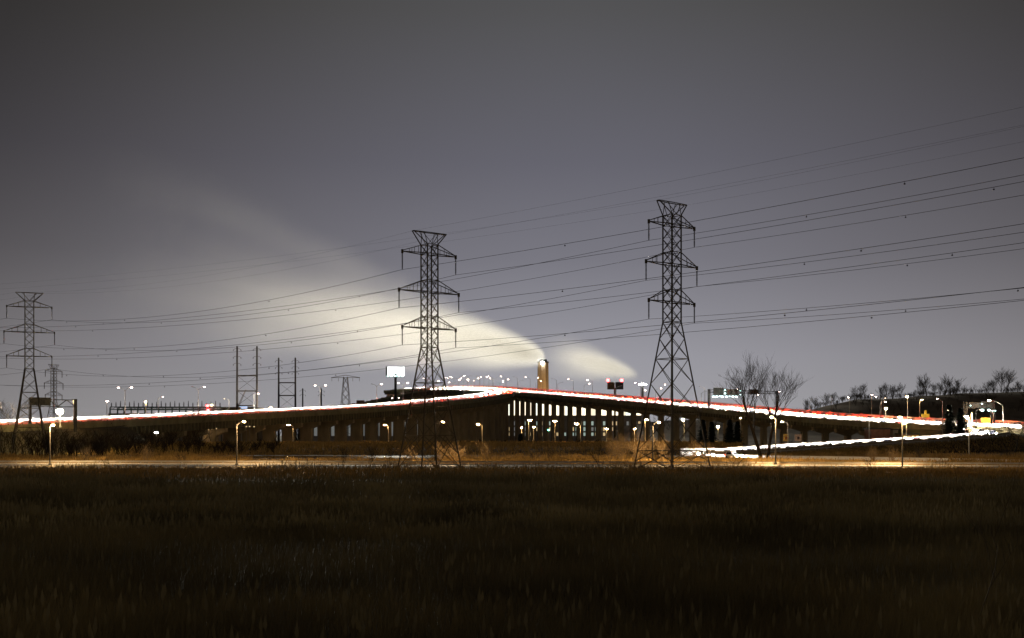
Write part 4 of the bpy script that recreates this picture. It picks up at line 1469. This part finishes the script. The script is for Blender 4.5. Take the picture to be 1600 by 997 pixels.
# ridge trees on the hill
MINR[0] = .04
RT = [1262, 1276, 1290, 1302, 1336, 1345, 1375, 1384, 1395, 1405, 1442, 1448, 1458, 1469, 1476, 1485, 1493, 1545, 1553, 1566, 1572, 1590]
protos = []
for i in range(5):
    protos.append(None)
for i, px in enumerate(RT):
    d = 800 + rng.uniform(-12, 12)
    x = gx(px, d)
    big = 1.5 if px in (1448, 1566, 1572, 1476, 1379, 1384) else 1.0
    sc_ = rng.uniform(.85, 1.15) * big
    lab = 'bare tree on the crest of the wooded hill, %s from the left' % ORD[i]
    if protos[i % 5] is None:
        o_ = shrub((x, d, hillz(x, d) - .3), 9.0, 500 + i, lab, 'trees along the hill crest', stems=4, m_=M_bark, w=.38, maxl=3, rr=.14, name='bare_tree', cat='tree')
        protos[i % 5] = o_
    else:
        src = protos[i % 5]
        o_ = src.copy(); COL.objects.link(o_); o_['label'] = lab
        o_.location = (x, d, hillz(x, d) - .3)
        for ch in src.children:
            c_ = ch.copy(); COL.objects.link(c_); c_.parent = o_
    o_.rotation_euler = (0, 0, rng.uniform(0, 6))
    o_.scale = (sc_, sc_, sc_)


def spruce(loc, H, W_, seed, label, group):
    rg = random.Random(seed)
    root = empty('evergreen_tree', loc, 0, label, 'tree', group)
    mb = MB(); mb.tube([(0, 0, -.2), (0, 0, H * .95)], [.22, .04], 6); mb.build('trunk', M_barkd, root)
    mb = MB()
    nb = int(H * 40)
    for i in range(nb):
        f = i / nb
        z = H * (.06 + .92 * f)
        ln = W_ * (1 - f) ** .8 * rg.uniform(.65, 1.15) + .25
        a = rg.uniform(0, 2 * math.pi)
        u = Vector((math.cos(a), math.sin(a), 0)); v = Vector((-math.sin(a), math.cos(a), 0))
        for k in range(5):
            q = (k + rg.random()) / 5
            c = Vector((0, 0, z - .25 * ln * q)) + u * ln * q
            w_ = .8 * (1.15 - q) * rg.uniform(.7, 1.3) + .12
            t_ = Vector((rg.uniform(-.3, .3), rg.uniform(-.3, .3), rg.uniform(-.55, .1)))
            mb.quad(c - v * w_, c + u * w_ * .9 + t_ * .4, c + v * w_ + Vector((0, 0, -.12)), c - u * w_ * .5 + Vector((0, 0, .18)) + t_ * .3)
    mb.build('crown', M_needle, root)
    return root


EV = [(1483, 372, 14.5, 5.2, 'dark evergreen hiding the viaduct end, left of the pair before the hill'), (1501, 376, 15.0, 5.6, 'dark evergreen right of the pair hiding the viaduct end'),
      (1098, 385, 9.5, 3.0, 'dark evergreen under the viaduct just right of the tallest pylon'), (1112, 396, 9.0, 2.6, 'dark evergreen beside the bright orange lamp under the viaduct'),
      (1140, 380, 9.5, 3.2, 'dark evergreen under the viaduct left of the twin bare trees'), (1152, 390, 9.0, 3.0, 'dark evergreen directly behind the leaning twin tree'),
      (813, 430, 4.6, 1.6, 'small dark conifer on the levee below the viaduct crest')]
for i, (px, d, H, w_, lab) in enumerate(EV):
    spruce((gx(px, d), d, 0 if d > 372 and px > 1400 else 1.5), H, w_, 700 + i, lab, 'dark evergreens')

MINR[0] = .045
# masses of brush nobody could count: one mesh each


def brush(name, spots, label, m_, seed, maxl=2):
    rg = random.Random(seed)
    mb = MB()
    for (x, y, z, H) in spots:
        for k in range(3):
            a = rg.uniform(0, 6.28); q = rg.uniform(.1, .5)
            grow([mb], Vector((x, y, z - .2)), Vector((math.cos(a) * q, math.sin(a) * q, 1)), H * .6, H * .012 + .02, 1, 1 + maxl, rg, .45, .45, 2, (3, 4), mins=2)
    o_ = mb.build(name, m_)
    tag(o_, label, 'undergrowth', kind='stuff')
    return o_


rg = random.Random(5)
sp = []
for i in range(230):
    px = rg.uniform(-40, 440); d = rg.uniform(255, 330) if px < 230 else rg.uniform(300, 350)
    z = 0
    sp.append((gx(px, d), d, z, rg.uniform(3.5, 7.5) * (1.15 if px < 320 else .7)))
brush('undergrowth', sp, 'dark tangled brush in front of the left viaduct approach', M_barkd, 1)
sp = []
for i in range(170):
    px = rg.uniform(1240, 1640); d = rg.uniform(690, 800)
    x = gx(px, d); sp.append((x, d, hillz(x, d), rg.uniform(4, 7)))
for i in range(260):
    px = rg.uniform(1250, 1640); d = rg.uniform(785, 815)
    x = gx(px, d); sp.append((x, d, hillz(x, d), rg.uniform(2.5, 6.5) * (.6 + .5 * math.sin(px * .06) ** 2)))
brush('woods', sp, 'bare brown woods covering the hillside at right', M_bark, 2)
sp = []
for i in range(150):
    px = rg.uniform(-40, 470); d = rg.uniform(560, 650); sp.append((gx(px, d), d, 0, rg.uniform(11, 17)))
for i in range(120):
    px = rg.uniform(1010, 1330); d = rg.uniform(700, 780); sp.append((gx(px, d), d, 0, rg.uniform(14, 22)))
brush('treeline', sp, 'far dark treelines low behind both viaduct arms', M_barkd, 3)
sp = []
for i in range(60):
    px = rg.uniform(1180, 1480); d = rg.uniform(352, 392); sp.append((gx(px, d), d, 0, rg.uniform(2, 4.2)))
for i in range(70):
    px = rg.uniform(680, 1120); d = rg.uniform(405, 440); sp.append((gx(px, d), d, 2, rg.uniform(1, 2.4)))
brush('low_brush', sp, 'low brush along the foot of the viaduct piers', M_barkd, 4)


def blades(name, x, y, z, h, w, m_, label, seed, heads=0.0, lean=.16, curve=.25):
    """many reed blades, each a tapered bent strip of real size"""
    r_ = np.random.default_rng(seed)
    n = len(x)
    ang = r_.uniform(0, np.pi, n)
    ux, uy = np.cos(ang) * w, np.sin(ang) * w
    lx, ly = r_.normal(.04, lean, n) * h, r_.normal(0, lean, n) * h
    V = np.zeros((n, 5, 3))
    V[:, 0] = np.stack([x - ux, y - uy, z - .05], 1)
    V[:, 1] = np.stack([x + ux, y + uy, z - .05], 1)
    V[:, 2] = np.stack([x + lx * .4 + ux * .8, y + ly * .4 + uy * .8, z + h * .55], 1)
    V[:, 3] = np.stack([x + lx * .4 - ux * .8, y + ly * .4 - uy * .8, z + h * .55], 1)
    V[:, 4] = np.stack([x + lx * (1 + curve), y + ly * (1 + curve), z + h], 1)
    idx = np.arange(n) * 5
    quads = np.stack([idx, idx + 1, idx + 2, idx + 3], 1)
    tris = np.stack([idx + 3, idx + 2, idx + 4], 1)
    verts = [V.reshape(-1, 3)]
    nq = [quads]; nt_ = [tris]
    if heads > 0:
        sel = np.where(r_.random(n) < heads)[0]
        k = len(sel)
        hd = np.zeros((k, 4, 3))
        top = V[sel, 4]
        hl = r_.uniform(.22, .38, k); hwid = np.maximum(.05, w[sel] * 2.2)
        hd[:, 0] = top + np.stack([np.zeros(k), np.zeros(k), -hl * .6], 1)
        hd[:, 1] = top + np.stack([hwid, hwid * .3, np.zeros(k)], 1)
        hd[:, 2] = top + np.stack([lx[sel] * .15, ly[sel] * .1, hl], 1)
        hd[:, 3] = top + np.stack([-hwid, -hwid * .3, hl * .1], 1)
        verts.append(hd.reshape(-1, 3))
        i2 = n * 5 + np.arange(k) * 4
        nq.append(np.stack([i2, i2 + 1, i2 + 2, i2 + 3], 1))
    verts = np.concatenate(verts); Q = np.concatenate(nq); T = np.concatenate(nt_)
    me = bpy.data.meshes.new(name)
    me.vertices.add(len(verts)); me.vertices.foreach_set('co', verts.ravel())
    loops = np.concatenate([Q.ravel(), T.ravel()]).astype(np.int32)
    me.loops.add(len(loops)); me.loops.foreach_set('vertex_index', loops)
    starts = np.concatenate([np.arange(len(Q)) * 4, len(Q) * 4 + np.arange(len(T)) * 3]).astype(np.int32)
    me.polygons.add(len(starts)); me.polygons.foreach_set('loop_start', starts)
    me.update(calc_edges=True); me.validate()
    me.materials.append(m_)
    o_ = link(name, me)
    tag(o_, label, 'reeds', kind='stuff')
    return o_


nr = np.random.default_rng(9)


def wedge(n, d0, d1, px0, px1, pw=1.0):
    u = nr.random(n)
    d = (d0 ** pw + (d1 ** pw - d0 ** pw) * u) ** (1 / pw)
    px = nr.uniform(px0, px1, n)
    return (px - 800) / F * d, d


def patch(x, y, s1=.07, s2=.19):
    return .5 + .25 * np.sin(x * s1 + 1.3 * np.sin(y * s1 * .7)) + .25 * np.sin(y * s2 + 2 * np.sin(x * s2 * .6))


# the marsh field in front
M_reedn = mat('near_dry_reeds', (.23, .18, .088), 1.0, .4, .12, spec=0)
x, d = wedge(330000, 15, 60, -560, 2160, .6)
pt = patch(x, d, .25, .5)
k = nr.random(len(x)) < .6 + .4 * pt
x, d, pt = x[k], d[k], pt[k]
blades('field_reeds', x, d, np.zeros(len(x)), nr.uniform(.5, 1.1, len(x)) * (.72 + .45 * pt), nr.uniform(.004, .009, len(x)), M_reedn, 'dark dry reeds filling the near half of the marsh field', 1, .008)
x, d = wedge(240000, 58, 152, -300, 1900, .8)
pt = patch(x, d, .08, .21)
k = d < 122 + 30 * pt * nr.random(len(x))
x, d, pt = x[k], d[k], pt[k]
blades('field_reeds', x, d, np.zeros(len(x)), nr.uniform(.55, 1.2, len(x)) * (.4 + 1.0 * pt ** 1.3), nr.uniform(.014, .032, len(x)), M_reed, 'dark dry reeds filling the far half of the marsh field', 2, .06)
# short grass up to the road
x, d = wedge(60000, 134, 190, -100, 1700, 1)
x, d = wedge(60000, 134, 176, -100, 1700, 1)
sel = (np.abs(x) < 1e9)
blades('verge_grass', x, d, np.zeros(len(x)), nr.uniform(.3, .75, len(x)), nr.uniform(.015, .04, len(x)), M_reed2, 'short dry grass between the field and the frontage road', 3, .02)
x, d = wedge(9000, 170, 186, -60, 1660, 1)
k = d < np.interp(x, [-330, -150, -60, 30, 90, 150, 330], [214, 199, 197, 190, 182, 173, 150]) - 6
x, d = x[k], d[k]
blades('verge_stalks', x, d, np.zeros(len(x)), nr.uniform(.4, .85, len(x)) * (.5 + 1.5 * np.clip(np.sin(x * .31 + 2 * np.sin(x * .083)) * np.sin(x * .117), 0, 1)), nr.uniform(.015, .035, len(x)), M_reed, 'ragged dark stalks standing in front of the frontage road', 8, .1, .25)
# reeds between the road and the pond / levee


def road_y(x):
    return np.interp(x, [-330, -150, -60, 30, 90, 150, 330], [214, 199, 197, 190, 182, 173, 150])


x, d = wedge(95000, 180, 262, -60, 1660, 1)
k = d > road_y(x) + 6.5
k &= ~((((x + 44) / 35) ** 2 + ((d - 276) / 22) ** 2) < 1)
rampd = np.interp(x, [37, 45, 60, 90, 120, 200], [284, 268, 250, 228, 210, 180])
k &= ~((x > 36) & (np.abs(d - rampd) < 6))
x, d = x[k], d[k]
hh = nr.uniform(.5, 1.25, len(x)) * (.55 + .8 * patch(x, d, .15, .3))
hh *= np.where((x > 70) & (d > 192), 1.35, 1.0)
pxx = 800 + x / d * F
hh *= np.where((pxx > 395) & (pxx < 690) & (d > 212), .22, 1.0)
rampd = rampd[k]
hh *= np.where((x > 34) & (pxx < 1480) & (d < rampd) & (d > rampd - 40), .38, 1.0)
blades('roadside_reeds', x, d, np.zeros(len(x)), hh, nr.uniform(.02, .05, len(x)), M_reed2, 'golden reeds lit by lamps behind the frontage road', 4, .12)
# levee turf
x, d = wedge(95000, 300, 440, -60, 1160, 1)
zz = np.interp(d - np.interp(x, [-420, -150, -40, 40, 75, 110], [330, 318, 305, 300, 318, 345]), [0, 14, 30, 95, 150, 215], [-.2, 1.3, 2.0, 2.1, 2.0, 1.0])
k = (np.abs(d - np.interp(x, [-420, -150, -40, 40, 75, 110], [330, 318, 305, 300, 318, 345]) - 45) > 4.5)
x, d, zz = x[k], d[k], zz[k]
blades('levee_grass', x, d, zz, nr.uniform(.4, 1.3, len(x)), nr.uniform(.04, .09, len(x)), M_reed2, 'dry grass covering the levee in front of the piers', 5, .05)
# embankment grass at right
x, d = wedge(26000, 300, 395, 1100, 1700, 1)
rz_ = np.interp(d, [300, 330, 352, 372, 395], [.1, 1.9, 3.6, 4.0, 4.5])
rg2 = np.random.default_rng(4)
ii = rg2.integers(i_a, i_low, 16000)
side = rg2.uniform(4.2, 11.5, 16000) * np.where(rg2.random(16000) < .75, 1, -1)
PX = np.array([[p.x, p.y, p.z] for p in RAMP.p]); NX = np.array([[n.x, n.y] for n in RAMP.n])
x = PX[ii, 0] + NX[ii, 0] * side + rg2.uniform(-2, 2, 16000); d = PX[ii, 1] + NX[ii, 1] * side + rg2.uniform(-1, 1, 16000)
fz = np.interp(np.abs(side), [3.6, 5, 13], [0, .06, 1]); z = PX[ii, 2] * (1 - fz) - .1
blades('ramp_grass', x, d, z, rg2.uniform(.25, .7, 16000), rg2.uniform(.03, .07, 16000), M_reed2, 'dry grass on the slopes of the loop ramp', 6, 0)
MINR[0] = .006
# a lone sapling in the dark field
root = empty('sapling', (gx(1520, 30), 30, 0), 0, 'thin bare sapling standing alone in the dark field at right', 'sapling')
st, tw_ = MB(), MB()
grow([st, tw_], Vector((0, 0, 0)), Vector((.03, 0, 1)), 3.0, .02, 0, 2, random.Random(2), .35, .5, 6, (2, 3))
st.build('stem', M_bark, root); tw_.build('twigs', M_bark, root)

# ------------------------------------------------------------------ traffic: every car at rest in its lane


def car_mesh(kind):
    mb = MB()
    ln, wd, ht = {'sedan': (4.6, 1.8, 1.45), 'hatch': (4.2, 1.78, 1.55), 'van': (5.2, 1.95, 2.1)}[kind]
    a = ln / 2

    def loft(st, mi):
        base = len(mb.v)
        for (x, zb_, zt_, w0, w1) in st:
            mb.v += [(x, -w0, zb_), (x, -w1, zt_), (x, w1, zt_), (x, w0, zb_)]
        for i in range(len(st) - 1):
            for j in range(4):
                p = base + i * 4 + j; q = base + i * 4 + (j + 1) % 4
                mb.f.append((p, q, q + 4, p + 4)); mb.m.append(mi)
        mb.f.append(tuple(base + j for j in range(4))); mb.m.append(mi)
        mb.f.append(tuple(base + (len(st) - 1) * 4 + j for j in range(4))[::-1]); mb.m.append(mi)
    h = wd / 2
    belt = .92 if kind != 'van' else 1.15
    loft([(-a, .45, belt - .12, h * .86, h * .82), (-a + .25, .28, belt - .02, h, h * .95), (-a * .1, .26, belt, h, h * .96), (a * .42, .26, belt - .04, h, h * .95), (a - .3, .28, belt - .2, h, h * .9), (a, .42, belt - .32, h * .84, h * .78)], 0)
    if kind == 'sedan':
        cab = [(-a * .78, belt - .06, belt - .02, h * .86, h * .84), (-a * .45, belt - .06, ht - .04, h * .9, h * .66), (-a * .02, belt - .06, ht, h * .9, h * .68), (a * .42, belt - .08, belt - .03, h * .88, h * .84)]
    elif kind == 'hatch':
        cab = [(-a * .97, belt - .06, belt, h * .86, h * .84), (-a * .8, belt - .06, ht - .05, h * .9, h * .68), (a * .02, belt - .06, ht, h * .9, h * .7), (a * .46, belt - .08, belt - .03, h * .88, h * .84)]
    else:
        cab = [(-a * .99, belt - .06, ht - .12, h * .94, h * .86), (-a * .85, belt - .06, ht, h * .95, h * .88), (a * .35, belt - .06, ht, h * .95, h * .86), (a * .72, belt - .1, belt, h * .9, h * .86)]
    loft(cab, 0)
    # glass panes stand a little proud of the cabin
    zt0 = cab[-2][2]; xg = cab[-2][0]; xe = cab[-1][0]
    mb.quad((xg + .06, -h * .62, zt0 - .06), (xe - .02, -h * .78, belt + .03), (xe - .02, h * .78, belt + .03), (xg + .06, h * .62, zt0 - .06), 1)
    for sy in (-1, 1):
        mb.quad((cab[1][0] + .05, sy * (h * .91), belt + .02), (xg + .2, sy * (h * .91), belt + .02), (xg, sy * (h * .73), zt0 - .1), (cab[1][0] + .15, sy * (h * .73), zt0 - .1), 1)
    # wheels
    for x in (-a * .62, a * .62):
        for sy in (-1, 1):
            base = len(mb.v)
            for yy in (sy * (h - .18), sy * (h + .02)):
                for j in range(8):
                    an = 2 * math.pi * j / 8
                    mb.v.append((x + .33 * math.cos(an), yy, .33 + .33 * math.sin(an)))
            for j in range(8):
                mb.f.append((base + j, base + (j + 1) % 8, base + 8 + (j + 1) % 8, base + 8 + j)); mb.m.append(2)
            mb.f.append(tuple(base + 8 + j for j in range(8))); mb.m.append(2)
    zl = belt - .26
    for sy in (-1, 1):
        mb.box((a - .26, sy * h * .74 - .21, zl - .12), (a + .03, sy * h * .74 + .21, zl + .12), 3)
        zr = belt - .14
        mb.box((-a - .03, sy * h * .78 - .18, zr - .16), (-a + .2, sy * h * .78 + .18, zr + .13), 4)
    return mb


CK = ['sedan', 'hatch', 'van']
cmesh = {}
E_dimtail = emitter('dim_taillight', (1, .02, .01), 6)
for kd in CK:
    mb = car_mesh(kd)
    cmesh[kd] = (mb, mb.mesh('car_' + kd, [M_car, M_glass, M_tyre, E_head, E_dimtail]), mb.mesh('car_dipped_' + kd, [M_car, M_glass, M_tyre, E_low, E_tail]))

cars = []   # (distance, matrix, kind, group, label)
rt = random.Random(21)


def traffic(path, n, sgn, s0, s1, gap, group, label, drop=0.0):
    s = s0 + rt.random() * 3
    while s < s1:
        p, tt, nn = path.at(s, n, drop)
        dr = tt * sgn
        yv = Vector((0, 0, 1)).cross(dr).normalized()
        zv = dr.cross(yv)
        Mx = Matrix.Translation(p) @ Matrix(((dr.x, yv.x, zv.x, 0), (dr.y, yv.y, zv.y, 0), (dr.z, yv.z, zv.z, 0), (0, 0, 0, 1)))
        cars.append((p.y, Mx, rt.choices(CK, (5, 4, 0))[0], group, label))
        s += gap + rt.random() * 1.2


for n, gp in ((2.3, 9), (5.7, 6.2)):
    traffic(RIGHT, n, -1, 0, RIGHT.l[-1] - 30, gp, 'cars coming down the right viaduct arm', 'car with headlights on in the dense queue on the right viaduct arm')
for n, gp in ((10.2, 9), (14.0, 6.4)):
    traffic(RIGHT, n, 1, 0, RIGHT.l[-1] - 30, gp, 'cars climbing the right viaduct arm', 'car with red tail lights on the far side of the right viaduct arm', .95)
traffic(LEFT, 2.2, 1, 60, LEFT.l[-1] - 80, 6.4, 'cars climbing the left viaduct arm', 'car with red tail lights along the near edge of the left viaduct arm')
for n, gp in ((6.6, 13), (9.8, 9), (13.3, 6.2)):
    traffic(LEFT, n, -1, 60, LEFT.l[-1] - 60, gp, 'cars coming down the left viaduct arm', 'car with headlights on in the dense queue on the left viaduct arm')
traffic(RAMP, -1.6, 1, 4, RAMP.l[i_tip] - 5, 6.4, 'cars on the loop ramp', 'car with headlights on in the queue round the loop ramp')
traffic(RAMP, 1.6, 1, RAMP.l[i_tip] + 8, RAMP.l[i_tip] + 42, 12, 'cars on the loop ramp', 'car with headlights on in the queue round the loop ramp')
cars.sort(key=lambda c: c[0])
for (dd, Mx, kd, gp, lab) in cars[:300]:
    o_ = link('car', cmesh[kd][2 if 'climbing' in gp else 1])
    o_.matrix_basis = Mx
    tag(o_, lab, 'car', gp)
# the cars farther off read as one stream in each direction
for red in (False, True):
    mb = MB()
    for (dd, Mx, kd, gp, lab) in cars[300:]:
        if ('climbing' in gp) != red:
            continue
        src = cmesh[kd][0]
        A = np.array(src.v) @ np.array(Mx.to_3x3()).T + np.array(Mx.translation)
        k0 = len(mb.v)
        mb.v += [tuple(q) for q in A.tolist()]
        mb.f += [tuple(k0 + i for i in f) for f in src.f]
        mb.m += src.m
    o_ = mb.build('far_traffic', [M_car, M_glass, M_tyre, E_low if red else E_head, E_tail if red else E_dimtail])
    tag(o_, 'distant stream of cars %s over the viaduct crest' % ('driving away with red tail lights' if red else 'coming on with bright headlights'), 'traffic', kind='stuff')
print('cars', len(cars))
